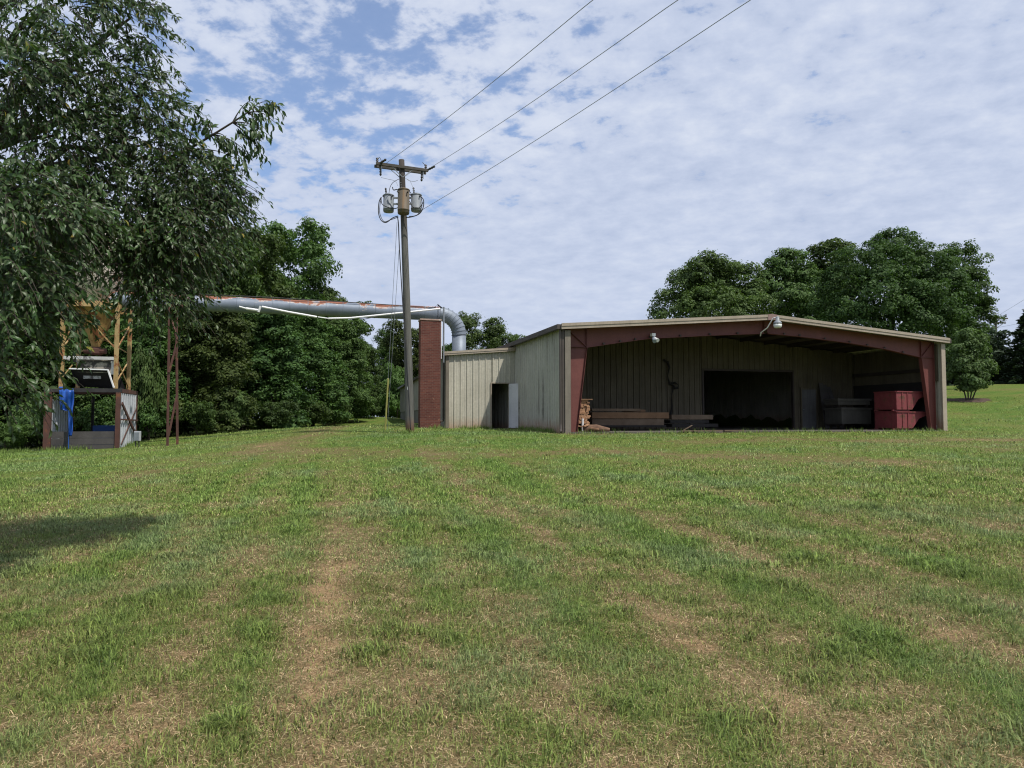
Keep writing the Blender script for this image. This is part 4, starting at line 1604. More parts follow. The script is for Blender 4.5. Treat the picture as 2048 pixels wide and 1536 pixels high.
def make_hopper(z0, z1, label):
    v0, v1 = .75, 2.1
    ua = U(1793, v0)
    ubot = U(1824, v0)
    ulip = U(1853, v0)
    t = thing('hopper_bin', B((ua + ubot) / 2, (v0 + v1) / 2, z0), label, 'hopper bin', 'red hopper bins at the right column')
    h = z1 - z0
    prof = [(ua, z0 + .07), (ubot, z0 + .07), (ubot + (ulip - ubot) * .45, z0 + h * .62), (ulip, z0 + h * .80), (ulip, z1 - .02), (ua, z1)]
    mb = MB(B)
    n = len(prof)
    for va in (v0, v1 - .012):
        MB(B).prism_uz(prof, va, va + .012).build('end_plate', M_redbin, t)
    sh = MB(B)
    for i, j in ((0, 1), (1, 2), (2, 3), (5, 0)):
        (a, za), (b, zb2) = prof[i], prof[j]
        d = Vector((b - a, zb2 - za)).normalized()
        nn = Vector((-d.y, d.x)) * .012
        sh.add([(a, v0 + .012, za), (b, v0 + .012, zb2), (b, v1 - .012, zb2), (a, v1 - .012, za), (a + nn.x, v0 + .012, za + nn.y), (b + nn.x, v0 + .012, zb2 + nn.y), (b + nn.x, v1 - .012, zb2 + nn.y), (a + nn.x, v1 - .012, za + nn.y)],
               [(0, 3, 2, 1), (4, 5, 6, 7), (0, 1, 5, 4), (1, 2, 6, 5), (2, 3, 7, 6), (3, 0, 4, 7)])
    sh.build('shell', M_redbin, t)
    for fu in (.36, .7):
        uu = ua + (ubot - ua) * fu
        MB(B).box((uu - .02, v0 - .03, z0 + .09), (uu + .02, v0 - .001, z1 - .04)).build('stiffener', M_redbin, t)
    rim = MB(B)
    rim.beam((ua, v0 - .02, z1 - .0), (ulip, v0 - .02, z1 - .02), .04, .05)
    rim.beam((ua - .02, v0, z1), (ua - .02, v1, z1), .04, .05)
    rim.beam((ua, v1 + .02, z1), (ulip, v1 + .02, z1 - .02), .04, .05)
    rim.build('rim', M_redbin, t)
    for v in (v0 + .1, v1 - .2):
        MB(B).box((ua - .12, v, z0), (ubot - .05, v + .1, z0 + .066)).build('rail', M_redbin, t)
    return t


zt_top = UZ(1800, 783, .75)[1]
zmid = UZ(1800, 822, .75)[1]
make_hopper(ZF + .01, zmid - .035, 'lower of the two red steel hopper bins stacked by the right column')
make_hopper(zmid, zt_top, 'upper of the two red steel hopper bins stacked by the right column')


def crate(x0, y0, x1, y1, v, d, mat, label, name='storage_crate'):
    u0, z1 = UZ(x0, y0, v)
    u1 = U(x1, v)
    z0 = max(ZF + .005, UZ(x0, y1, v)[1])
    t = thing(name, B((u0 + u1) / 2, v + d / 2, z0), label, 'crate')
    bevel(MB(B).box((u0, v, z0 + .08), (u1, v + d, z1 - .12)).build('body', mat, t), .015)
    bevel(MB(B).box((u0 - .05, v - .05, z1 - .118), (u1 + .05, v + d + .05, z1)).build('lid', mat, t), .015)
    for a in (u0 + .08, u1 - .18):
        MB(B).box((a, v + .05, z0), (a + .1, v + d - .05, z0 + .078)).build('skid', M_purlin, t)


M_crate = worn('dull_grey_crate', (.060, .056, .048), (.095, .09, .078), 2, streak=.4)
crate(1683, 815, 1742, 851, 3.3, 1.2, M_crate, 'dull grey lidded crate in the shade beside the red bins')
crate(1676, 797, 1740, 813, 3.4, 1.0, M_crate, 'flat grey crate lying on top of the lidded crate')
a0, a1 = UZ(1661, 770, 4.6)
for i, x in enumerate((1652, 1659, 1667)):
    u_, z_ = UZ(x, 765 + 4 * i, 4.8)
    mb = MB(B)
    mb.beam((u_ - .1, 4.6 - .25 * i, ZF + .02), (u_ + .15, 5.35, z_), .22, .04)
    tag(mb.build('leaning_board', M_plank, None, B(u_, 4.7, ZF)), ('leftmost', 'middle', 'rightmost')[i] + ' dark board leaning on the back wall beside the grey door', 'board', 'dark boards leaning on the back wall')
u_, z_ = UZ(1878, 794, .9)
mb = MB(B)
mb.beam((U(1871, .5), .5, ZF + .01), (u_, 1.3, z_), .05, .22)
tag(mb.build('leaning_board', M_whitepaint, None, B(u_, .8, ZF)), 'narrow white panel leaning in the corner behind the right column', 'panel')


# ------------------------------------------------------------------ vegetation
def unit(n, rng):
    v = rng.normal(size=(n, 3))
    return v / np.linalg.norm(v, axis=1, keepdims=True)


def leaf_mesh(name, C, Nn, size, rng, aspect=.6):
    """rhombic, slightly folded leaves at C facing Nn"""
    n = len(C)
    Nn = Nn / np.linalg.norm(Nn, axis=1, keepdims=True)
    r = unit(n, rng)
    a = np.cross(Nn, r)
    a /= np.linalg.norm(a, axis=1, keepdims=True) + 1e-9
    b = np.cross(Nn, a)
    s = (size * (.6 + .8 * rng.random(n)))[:, None]
    fold = Nn * s * .12
    V = np.stack([C - a * s * .5, C + b * s * aspect * .5 + fold, C + a * s * .5 - fold * .6, C - b * s * aspect * .5 + fold], axis=1).reshape(-1, 3)
    return np_mesh(name, V, np.arange(4 * n), np.full(n, 4))


def crown_points(blobs, nclump, nleaf, rng, csize=(.5, 1.1), inner=.18):
    """leaf centres and normals: blobs (c, radii) carry clumps on their surface, clumps carry leaves"""
    blobs = [(np.array(c, float), np.array(r, float)) for c, r in blobs]
    wgt = np.array([np.prod(r) ** (2 / 3) for _, r in blobs])
    wgt /= wgt.sum()
    cc, cn, cr = [], [], []
    pick = rng.choice(len(blobs), nclump, p=wgt)
    d = unit(nclump, rng)
    d[:, 2] = np.where(d[:, 2] < -.55, -d[:, 2], d[:, 2])
    for i in range(nclump):
        c, r = blobs[pick[i]]
        cc.append(c + d[i] * r * (.70 + .34 * rng.random()))
        cr.append(csize[0] + (csize[1] - csize[0]) * rng.random() ** 1.5)
    cc, cr = np.array(cc), np.array(cr)
    k = rng.choice(nclump, nleaf, p=cr ** 2 / (cr ** 2).sum())
    dl = unit(nleaf, rng)
    dl[:, 2] += .25
    dl /= np.linalg.norm(dl, axis=1, keepdims=True)
    rad = cr[k] * (.45 + .6 * rng.random(nleaf) ** .5) * np.where(rng.random(nleaf) < .10, 1.0 + .55 * rng.random(nleaf), 1.0)
    flat = np.array([1, 1, .68])
    C = cc[k] + dl * rad[:, None] * flat
    Nn = dl * .8 + d[k] * .5 + np.array([0, 0, .55]) + unit(nleaf, rng) * .75
    ni = int(nleaf * inner)
    pk = rng.choice(len(blobs), ni, p=wgt)
    di = unit(ni, rng)
    Ci = np.array([blobs[j][0] for j in pk]) + di * np.array([blobs[j][1] for j in pk]) * (.75 * rng.random((ni, 1)) ** .4)
    C = np.concatenate([C, Ci])
    Nn = np.concatenate([Nn, unit(ni, rng)])
    return C, Nn, cc


def limbs(base, heads, r0, rng, fork=.35, n=7):
    mb = MB()
    mb.smooth = True
    top = max(h[2] for h in heads)
    fk = base[2] + (top - base[2]) * fork
    trunk = [Vector((base[0] + .12 * math.sin(i), base[1] + .1 * math.cos(i * 1.3), base[2] - .4 + (fk - base[2] + .4) * i / 5)) for i in range(6)]
    mb.tube(trunk, [r0 * (1.25 if i == 0 else 1) * (1 - .07 * i) for i in range(6)], 10, True, True)
    for h in heads:
        a = trunk[-1] - Vector((0, 0, rng.random() * (fk - base[2]) * .3))
        e = Vector(h)
        pts = []
        for i in range(n):
            k = i / (n - 1)
            p = a.lerp(e, k)
            p.z += .12 * (e - a).length * math.sin(math.pi * k) * .6
            p += Vector((rng.normal(), rng.normal(), rng.normal())) * .12 * (0 < i < n - 1)
            pts.append(p)
        mb.tube(pts, [r0 * .55 * (1 - .82 * i / (n - 1)) for i in range(n)], 6, True, True)
    return mb


PROTO = {}


def proto_tree(kind, seed):
    """one canopy ~12 m tall at the origin; returns crown mesh and trunk mesh"""
    rng = np.random.default_rng(seed)
    blobs = []
    if kind == 'round':      # broad domed shade tree
        for i in range(13):
            a = rng.random() * 2 * math.pi
            r = 1.2 + 2.0 * rng.random()
            blobs.append(((r * math.cos(a), r * math.sin(a), 4.6 + 5.0 * rng.random() * (1 - r / 5)), (1.7 + .7 * rng.random(),) * 2 + (1.4 + .5 * rng.random(),)))
        blobs.append(((0, 0, 9.9), (1.9, 1.9, 1.6)))
        args = (300, 27000, .25, (.4, .95))
    elif kind == 'tall':     # tall poplar with separate billows
        for i in range(15):
            z = 3.2 + 8.3 * (i / 14)
            w = 2.5 * math.sin(math.pi * min(1, .22 + .75 * (1 - (z - 3.2) / 9.6))) + .25
            a = i * 2.4 + rng.random()
            blobs.append(((w * .7 * math.cos(a), w * .7 * math.sin(a), z), (1.25 + .4 * rng.random(),) * 2 + (1.05 + .3 * rng.random(),)))
        args = (300, 25000, .22, (.3, .8))
    elif kind == 'full':     # leafy to the ground, forest edge
        for i in range(20):
            z = .9 + 10.3 * (i / 19)
            w = 2.6 * (1 - .75 * (i / 19) ** 1.6)
            a = i * 2.4 + rng.random()
            blobs.append(((w * .75 * math.cos(a), w * .75 * math.sin(a), z), (1.5 + .5 * rng.random(),) * 2 + (1.15 + .35 * rng.random(),)))
        args = (380, 30000, .23, (.3, .85))
    elif kind == 'sparse':   # open crown
        for i in range(11):
            z = 4.0 + 7.4 * (i / 10)
            w = 2.3 * math.sin(math.pi * (.25 + .7 * (1 - i / 10)))
            a = i * 2.4 + rng.random()
            blobs.append(((w * math.cos(a), w * math.sin(a), z), (1.0 + .3 * rng.random(),) * 2 + (.85,)))
        args = (120, 9500, .26, (.35, .75))
    elif kind == 'bush':
        for i in range(7):
            a = i * 2.4
            r = 1.7 * rng.random()
            blobs.append(((r * math.cos(a), r * math.sin(a), .7 + 1.3 * rng.random()), (.95, .95, .75)))
        args = (80, 7000, .19, (.25, .55))
    ncl, nl, ls, cs = args
    C, Nn, cc = crown_points(blobs, ncl, nl, rng, cs)
    C[:, 2] = np.maximum(C[:, 2], .08)
    cm = leaf_mesh(kind + '_crown', C, Nn, ls, rng, .62)
    heads = [tuple(c) for c, r in blobs][:9]
    tm = limbs((0, 0, 0), heads, .22 if kind != 'bush' else .06, rng, .4 if kind != 'bush' else .25)
    me = bpy.data.meshes.new(kind + '_trunk')
    me.from_pydata([tuple(p) for p in tm.v], [], tm.f)
    me.materials.append(M_bark)
    for p in me.polygons:
        p.use_smooth = True
    PROTO[(kind, seed)] = (cm, me)
    return cm, me


CROWNMAT = {}


def tree(kind, seed, px, top_py, Y, width_px, mat, name, label, cat='tree', group=None, zbase=None, rot=None, deep=1.0):
    """place a tree so that its top reaches a pixel and its crown has a width, standing on the ground at depth Y"""
    key = (kind, seed)
    if key not in PROTO:
        proto_tree(kind, seed)
    cm, tm = PROTO[key]
    ck = (kind, seed, mat.name)
    if ck not in CROWNMAT:
        m2 = cm.copy()
        m2.materials.clear()
        m2.materials.append(mat)
        CROWNMAT[ck] = m2
    p = P(px, top_py, Y)
    zb = gz(p.x, Y) if zbase is None else zbase
    H = {'round': 11.8, 'tall': 12.7, 'full': 12.3, 'sparse': 12.3, 'bush': 2.75}[kind]
    Wd = {'round': 8.6, 'tall': 6.2, 'full': 6.8, 'sparse': 6.4, 'bush': 4.3}[kind]
    sz = (p.z - zb) / H
    sx = width_px / F * Y / Wd
    t = thing(name, (p.x, Y, zb), label, cat, group)
    for nm, me in (('crown', CROWNMAT[ck]), ('trunk', tm)):
        o = bpy.data.objects.new(nm, me)
        COL.objects.link(o)
        o.parent = t
    t.scale = (sx, sx * deep, sz)
    t.rotation_euler = (0, 0, rot if rot is not None else (px * 1.37) % 6.28)
    return t


GF = 'trees of the wood along the left edge'
tree('tall', 2, 585, 440, 56, 170, M_leafmid, 'poplar_tree', 'tallest light green poplar with open billowing crown above the duct', group=GF)
tree('tall', 3, 490, 452, 50, 190, M_leafmid, 'poplar_tree', 'broad green poplar just left of the tallest one above the duct', group=GF)
tree('full', 5, 440, 470, 44, 190, M_leafdark, 'woodland_tree', 'dark dense tree rising behind the tip of the near overhanging branches', group=GF)
tree('round', 1, 640, 560, 58, 150, M_leafdark, 'woodland_tree', 'rounded dark tree with a shoulder just over the middle of the duct', group=GF)
tree('sparse', 4, 690, 585, 62, 120, M_leafolive, 'woodland_tree', 'brownish thin-crowned tree at the right end of the wood', group=GF)
tree('full', 6, 345, 500, 42, 200, M_leafdark, 'woodland_tree', 'dark tree behind the rusty trestle legs', group=GF)
tree('full', 5, 235, 470, 41, 210, M_leafdark, 'woodland_tree', 'dark tree directly behind the cyclone tower', group=GF)
tree('full', 6, 120, 440, 39, 230, M_leafdark, 'woodland_tree', 'dark tree behind the left post of the cyclone tower', group=GF)
tree('full', 5, 0, 420, 38, 240, M_leafdark, 'woodland_tree', 'dark tree at the far left margin behind the hanging leaves', group=GF)
tree('full', 6, -130, 430, 37, 240, M_leafdark, 'woodland_tree', 'dark tree beyond the left margin of the view', group=GF)
for i, a in enumerate([('full', 6, 430, 600, 39, 170, M_leafolive, 'olive leafy tree standing right of the trestle below the duct'),
                       ('full', 5, 540, 610, 45, 170, M_vine, 'vine-hung tree in the middle of the wood below the duct'),
                       ('full', 6, 630, 640, 51, 140, M_leafdark, 'dim dark tree below the sagging white conduit'),
                       ('full', 5, 695, 640, 57, 110, M_leafolive, 'small olive tree near the right end of the wood'),
                       ('full', 6, 735, 690, 63, 75, M_leafdark, 'lowest tree at the tapering end of the wood'),
                       ('full', 5, 300, 640, 37.5, 150, M_leafdark, 'leafy tree between the tower and the trestle'),
                       ('full', 6, 185, 650, 36.5, 160, M_leafdark, 'dark leafy tree seen through the tower braces'),
                       ('full', 5, 60, 640, 35.5, 180, M_leafdark, 'shaded tree left of the tower behind the drooping branches'),
                       ('full', 6, -80, 640, 34, 180, M_leafdark, 'shaded tree cut by the left margin'),
                       ('full', 5, 500, 540, 58, 180, M_leafdark, 'dark tree deep in the wood behind the broad poplar'),
                       ('full', 6, 600, 590, 66, 150, M_leafdark, 'dark tree deep in the wood behind the tallest poplar'),
                       ('full', 5, 400, 540, 54, 190, M_leafdark, 'dark tree deep in the wood behind the near branch tips'),
                       ('full', 6, 280, 520, 50, 190, M_leafdark, 'dark tree deep in the wood behind the tower')]):
    tree(*a[:7], 'woodland_tree', a[7], group=GF)
GB = 'bushes along the foot of the wood'
for i, a in enumerate([(470, 775, 38.5, 90, M_leafmid, 'sunny green bush right of the trestle'), (545, 800, 43, 90, M_vine, 'dull viny bush in front of the middle of the wood'),
                       (615, 790, 48, 90, M_leafdark, 'dark bush in front of the wood below the duct'), (670, 790, 53, 70, M_leafolive, 'olive bush before the right part of the wood'),
                       (715, 790, 58, 60, M_leafmid, 'green bush near the end of the wood'), (395, 800, 36.5, 80, M_leafdark, 'dark bush just right of the trestle foot'),
                       (300, 700, 34.5, 80, M_leafmid, 'tall leafy bush between tower and trestle'), (300, 800, 34.5, 90, M_leafdark, 'dark bush beside the zinc panel'),
                       (215, 790, 34, 100, M_leafdark, 'dark bush seen through the rusty enclosure'), (150, 830, 33.5, 90, M_leafdark, 'dim bush behind the plank front'),
                       (60, 800, 32.5, 100, M_leafmid, 'green bush left of the rusty enclosure'), (15, 845, 31, 80, M_leafbright, 'fresh green low bush left of the enclosure foot'),
                       (-60, 780, 32, 110, M_leafdark, 'dark bush at the left margin'), (745, 800, 64, 50, M_leafdark, 'dark bush where the track meets the wood')]):
    tree('bush', 8 + i % 2, a[0], a[1], a[2], a[3], a[4], 'bush', a[5], 'bush', GB)

GR = 'far trees beyond the annex'
tree('full', 5, 775, 664, 84, 75, M_leafdark, 'far_tree', 'distant dark tree left of the pole above the bright bush', group=GR)
tree('tall', 3, 812, 645, 80, 95, M_leafolive, 'far_tree', 'distant thin tree half hidden by the utility pole', group=GR)
tree('full', 6, 845, 690, 86, 80, M_leafdark, 'far_tree', 'distant dark tree behind the brick pier', group=GR)
tree('tall', 7, 958, 628, 74, 105, M_leafmid, 'far_tree', 'distant green tree rising right of the duct elbow', group=GR)
tree('tall', 2, 1018, 660, 78, 85, M_leafmid, 'far_tree', 'lower distant tree over the annex roof junction', group=GR)
tree('full', 5, 905, 690, 84, 80, M_leafdark, 'far_tree', 'distant dark tree behind the duct riser', group=GR)
tree('bush', 8, 795, 728, 70, 80, M_leafbright, 'bright_bush', 'bright green bush behind the guy wire guard', 'bush', GR)
tree('bush', 9, 765, 790, 74, 70, M_leafmid, 'bush', 'mid green bush at the end of the lawn left of the bright bush', 'bush', GR)

tree('bush', 9, 805, 785, 76, 75, M_leafmid, 'bush', 'mid green bush just left of the far cream wing', 'bush', GR)
tree('bush', 9, 748, 800, 71, 60, M_leafdark, 'bush', 'dark bush at the very end of the lawn track', 'bush', GR)
tree('bush', 8, 778, 795, 80, 90, M_leafdark, 'bush', 'dark low bush behind the end of the lawn track', 'bush', GR)
GH = 'shade trees behind the shed'


def big_tree(name, label, px_blobs, Y, base_px, mat, nclump, nleaf, leaf, seed, csize=(.5, 1.1), depth=1.0):
    """a crown grown from billows placed at their real distance"""
    rng = np.random.default_rng(seed)
    b0 = P(base_px, 800, Y)
    zb = gz(b0.x, Y)
    t = thing(name, (b0.x, Y, zb), label, 'tree', GH)
    blobs = []
    for (x, y, rx, ry, dy) in px_blobs:
        c = P(x, y, Y + dy)
        s = (Y + dy) / F
        blobs.append(((c.x, c.y, c.z), (rx * s, (rx + ry) / 2 * s * depth, ry * s)))
    C, Nn, cc = crown_points(blobs, nclump, nleaf, rng, csize)
    C = C[C[:, 2] > zb + .3]
    Nn = Nn[:len(C)]
    me = leaf_mesh('crown', C - np.array([b0.x, Y, zb]), Nn, leaf, rng)
    link_mesh('crown', me, mat, t)
    mb = limbs((b0.x, Y, zb), [b[0] for b in blobs], .34, rng, .3)
    mb.build('trunk', M_bark, t)


big_tree('shade_tree', 'leftmost round green tree behind the shed with sky showing through its crown',
         [(1420, 560, 62, 48, 0), (1370, 585, 50, 45, 1), (1475, 575, 50, 45, 1), (1345, 620, 45, 40, 0), (1430, 620, 70, 45, -2), (1500, 610, 45, 45, 0), (1425, 600, 60, 50, 3)], 62, 1425, M_leafmid, 330, 34000, .23, 31, (.35, .9))
big_tree('shade_tree', 'pale green middle tree between the two round crowns behind the shed',
         [(1580, 545, 50, 42, 0), (1545, 575, 40, 40, 0), (1610, 580, 45, 45, 0), (1570, 610, 55, 45, -1), (1600, 640, 50, 40, 0)], 72, 1578, M_leafmid, 220, 22000, .26, 32, (.4, .9))
big_tree('shade_tree', 'largest dark dome-shaped tree behind the right half of the shed',
         [(1785, 515, 75, 50, 0), (1720, 545, 70, 52, 0), (1850, 550, 75, 55, 0), (1680, 600, 60, 60, 0), (1760, 600, 90, 70, -4), (1880, 610, 65, 70, -1), (1820, 650, 80, 70, -4), (1700, 660, 70, 50, -3), (1900, 680, 55, 60, -1), (1775, 540, 60, 50, -3), (1850, 620, 70, 60, -5)],
         58, 1790, M_leafdome, 620, 72000, .20, 33, (.3, .9))
big_tree('shade_tree', 'tree with a taller narrow shoulder behind the right side of the dome tree',
         [(1925, 530, 42, 42, 0), (1940, 590, 36, 55, 0), (1950, 660, 36, 55, 0), (1915, 700, 45, 60, 0), (1960, 715, 35, 45, 0)], 70, 1935, M_leafdark, 220, 20000, .25, 34, (.4, .9))
big_tree('shade_tree', 'dark tree peeping over the left shoulder of the dome tree',
         [(1665, 525, 45, 42, 0), (1640, 570, 40, 45, 0), (1690, 580, 45, 50, 0), (1650, 630, 45, 50, 0)], 74, 1660, M_leafdark, 130, 10000, .34, 35, (.5, 1.0))
big_tree('shade_tree', 'dark low tree at the foot of the dome tree beside the distant pole',
         [(1985, 720, 30, 40, 0), (1960, 745, 35, 30, 0), (2005, 750, 25, 25, 0), (1920, 740, 50, 35, 0), (1990, 690, 18, 30, 0)], 66, 1970, M_conifer, 130, 9000, .28, 36, (.4, .8))

for i, (x, y, d, w_) in enumerate([(1905, 690, 84, 150), (1985, 735, 86, 90), (2045, 730, 88, 100), (1850, 700, 86, 150), (1960, 748, 76, 70), (1930, 752, 75, 60)]):
    tree('full' if i < 4 else 'bush', (5, 6)[i % 2] if i < 4 else 8, x, y, d, w_, M_conifer, 'background_tree', ('dark tree mass just right of the shed corner behind the dome tree', 'dim low tree between distant pole and spruce', 'dim low tree behind the spruce', 'dark tree behind the shed corner', 'dim thicket behind the small lawn tree', 'dim thicket right of the shed corner')[i], 'tree', 'dim trees beyond the rise')

# multi-stemmed shrub on the lawn with a mulch ring
pq = P(1938, 797, 47)
zb = gz(pq.x, pq.y)
ts = thing('lawn_shrub', (pq.x, pq.y, zb), 'blue-green multi-stemmed small tree standing alone on the lawn in a mulch ring', 'tree')
rng = np.random.default_rng(50)
bl = [((P(x, y, 47 + d))[:], (rx * 47 / F, rx * 47 / F, ry * 47 / F)) for x, y, rx, ry, d in ((1935, 680, 22, 24, 0), (1922, 705, 24, 22, 0), (1955, 710, 22, 22, .3), (1938, 730, 34, 24, 0), (1915, 745, 22, 18, .3), (1962, 745, 24, 18, 0), (1938, 760, 36, 16, -.3), (1948, 690, 18, 20, 0), (1925, 775, 20, 12, 0), (1952, 774, 20, 12, 0))]
C, Nn, cc = crown_points(bl, 120, 11000, rng, (.22, .5))
me = leaf_mesh('crown', C - np.array([pq.x, pq.y, zb]), Nn, .17, rng, .5)
link_mesh('crown', me, M_leafblue, ts)
for k in range(4):
    mb = MB()
    e = P(1920 + 12 * k, 765, 47 + .2 * (k % 2))
    mb.tube([Vector((pq.x + .1 * (k - 1.5), pq.y, zb - .1)), Vector((pq.x + .1 * (k - 1.5), pq.y, zb)).lerp(e, .5) + Vector((.05, 0, 0)), e, Vector(bl[[1, 3, 0, 2][k]][0])], [.05, .04, .03, .015], 7, True, True)
    mb.build('stem', M_bark, ts)
# mulch ring follows the slope
nr, na = 5, 40
V, Fm = [], []
for i in range(nr + 1):
    for k in range(na):
        a = 2 * math.pi * k / na
        rad = 1.25 * i / nr * (1 + .12 * math.sin(3 * a + 1) + .07 * math.sin(7 * a))
        x, y = pq.x + rad * math.cos(a), pq.y + rad * 1.1 * math.sin(a)
        V.append((x, y, gz(x, y) + .05 * (1 - (i / nr) ** 2) + .012))
for i in range(nr):
    for k in range(na):
        Fm.append((i * na + k, (i + 1) * na + k, (i + 1) * na + (k + 1) % na, i * na + (k + 1) % na))
me = bpy.data.meshes.new('mulch_ring')
me.from_pydata([tuple(Vector(v) - Vector((pq.x, pq.y, zb))) for v in V], [], Fm)
o = link_mesh('mulch_bed', me, M_mulch, None, (pq.x, pq.y, zb))
tag(o, 'round brown mulch bed around the foot of the small lawn tree', 'mulch bed', kind='structure')


# conifer at the right edge
def conifer(px, top, Y, wpx, label):
    rng = np.random.default_rng(61)
    p = P(px, top, Y)
    zb = gz(p.x, Y)
    H = p.z - zb
    Wd = wpx * Y / F
    t = thing('spruce_tree', (p.x, Y, zb), label, 'tree')
    C, Nn = [], []
    mb = MB()
    mb.tube([(p.x, Y, zb - .3), (p.x, Y, zb + H)], [.22, .03], 8, True, True)
    for lev in range(26):
        k = lev / 25
        z = zb + H * (.08 + .9 * k)
        ln = Wd / 2 * (1 - k) ** .8 * (.8 + .35 * rng.random()) + .15
        for a in np.arange(0, 6.28, 6.28 / 9)[:9] + lev * .7 + rng.normal(size=9) * .15:
            e = np.array([math.cos(a), math.sin(a), -.18 + .35 * k])
            n = int(60 + 70 * (1 - k))
            s = rng.random(n) ** .7
            lat = rng.normal(size=(n, 3)) * np.array([.40, .40, .24]) * (1.15 - s)[:, None] * (.35 + ln * .28)
            pt = np.array([p.x, Y, z]) + e * (ln * s)[:, None] + lat - np.array([0, 0, .25]) * (s ** 2)[:, None] * ln * .35
            C.append(pt)
            Nn.append(np.tile([0, 0, 1.0], (n, 1)) + unit(n, rng) * .6)
            mb.tube([Vector((p.x, Y, z)), Vector(tuple(np.array([p.x, Y, z]) + e * ln * .9))], [.04, .01], 4, True, True)
    C, Nn = np.concatenate(C), np.concatenate(Nn)
    me = leaf_mesh('crown', C - np.array([p.x, Y, zb]), Nn, .30, rng, .45)
    link_mesh('crown', me, M_conifer, t)
    mb.build('trunk', M_bark, t)


conifer(2066, 600, 62, 130, 'dark spruce with drooping tiers cut by the right margin')
for i, a in enumerate([(2030, 742, 72, 60, 'dark hedge-like bush left of the spruce foot'), (2062, 745, 71, 60, 'dark bush under the spruce'), (1905, 750, 69, 70, 'shaded bush right of the shed corner'), (1965, 752, 70, 60, 'shaded bush behind the small lawn tree'), (2000, 745, 71, 50, 'dark bush at the foot of the distant pole')]):
    tree('bush', 8 + i % 2, a[0], a[1], a[2], a[3], M_conifer, 'bush', a[4], 'bush', 'dark bushes along the top of the rise')


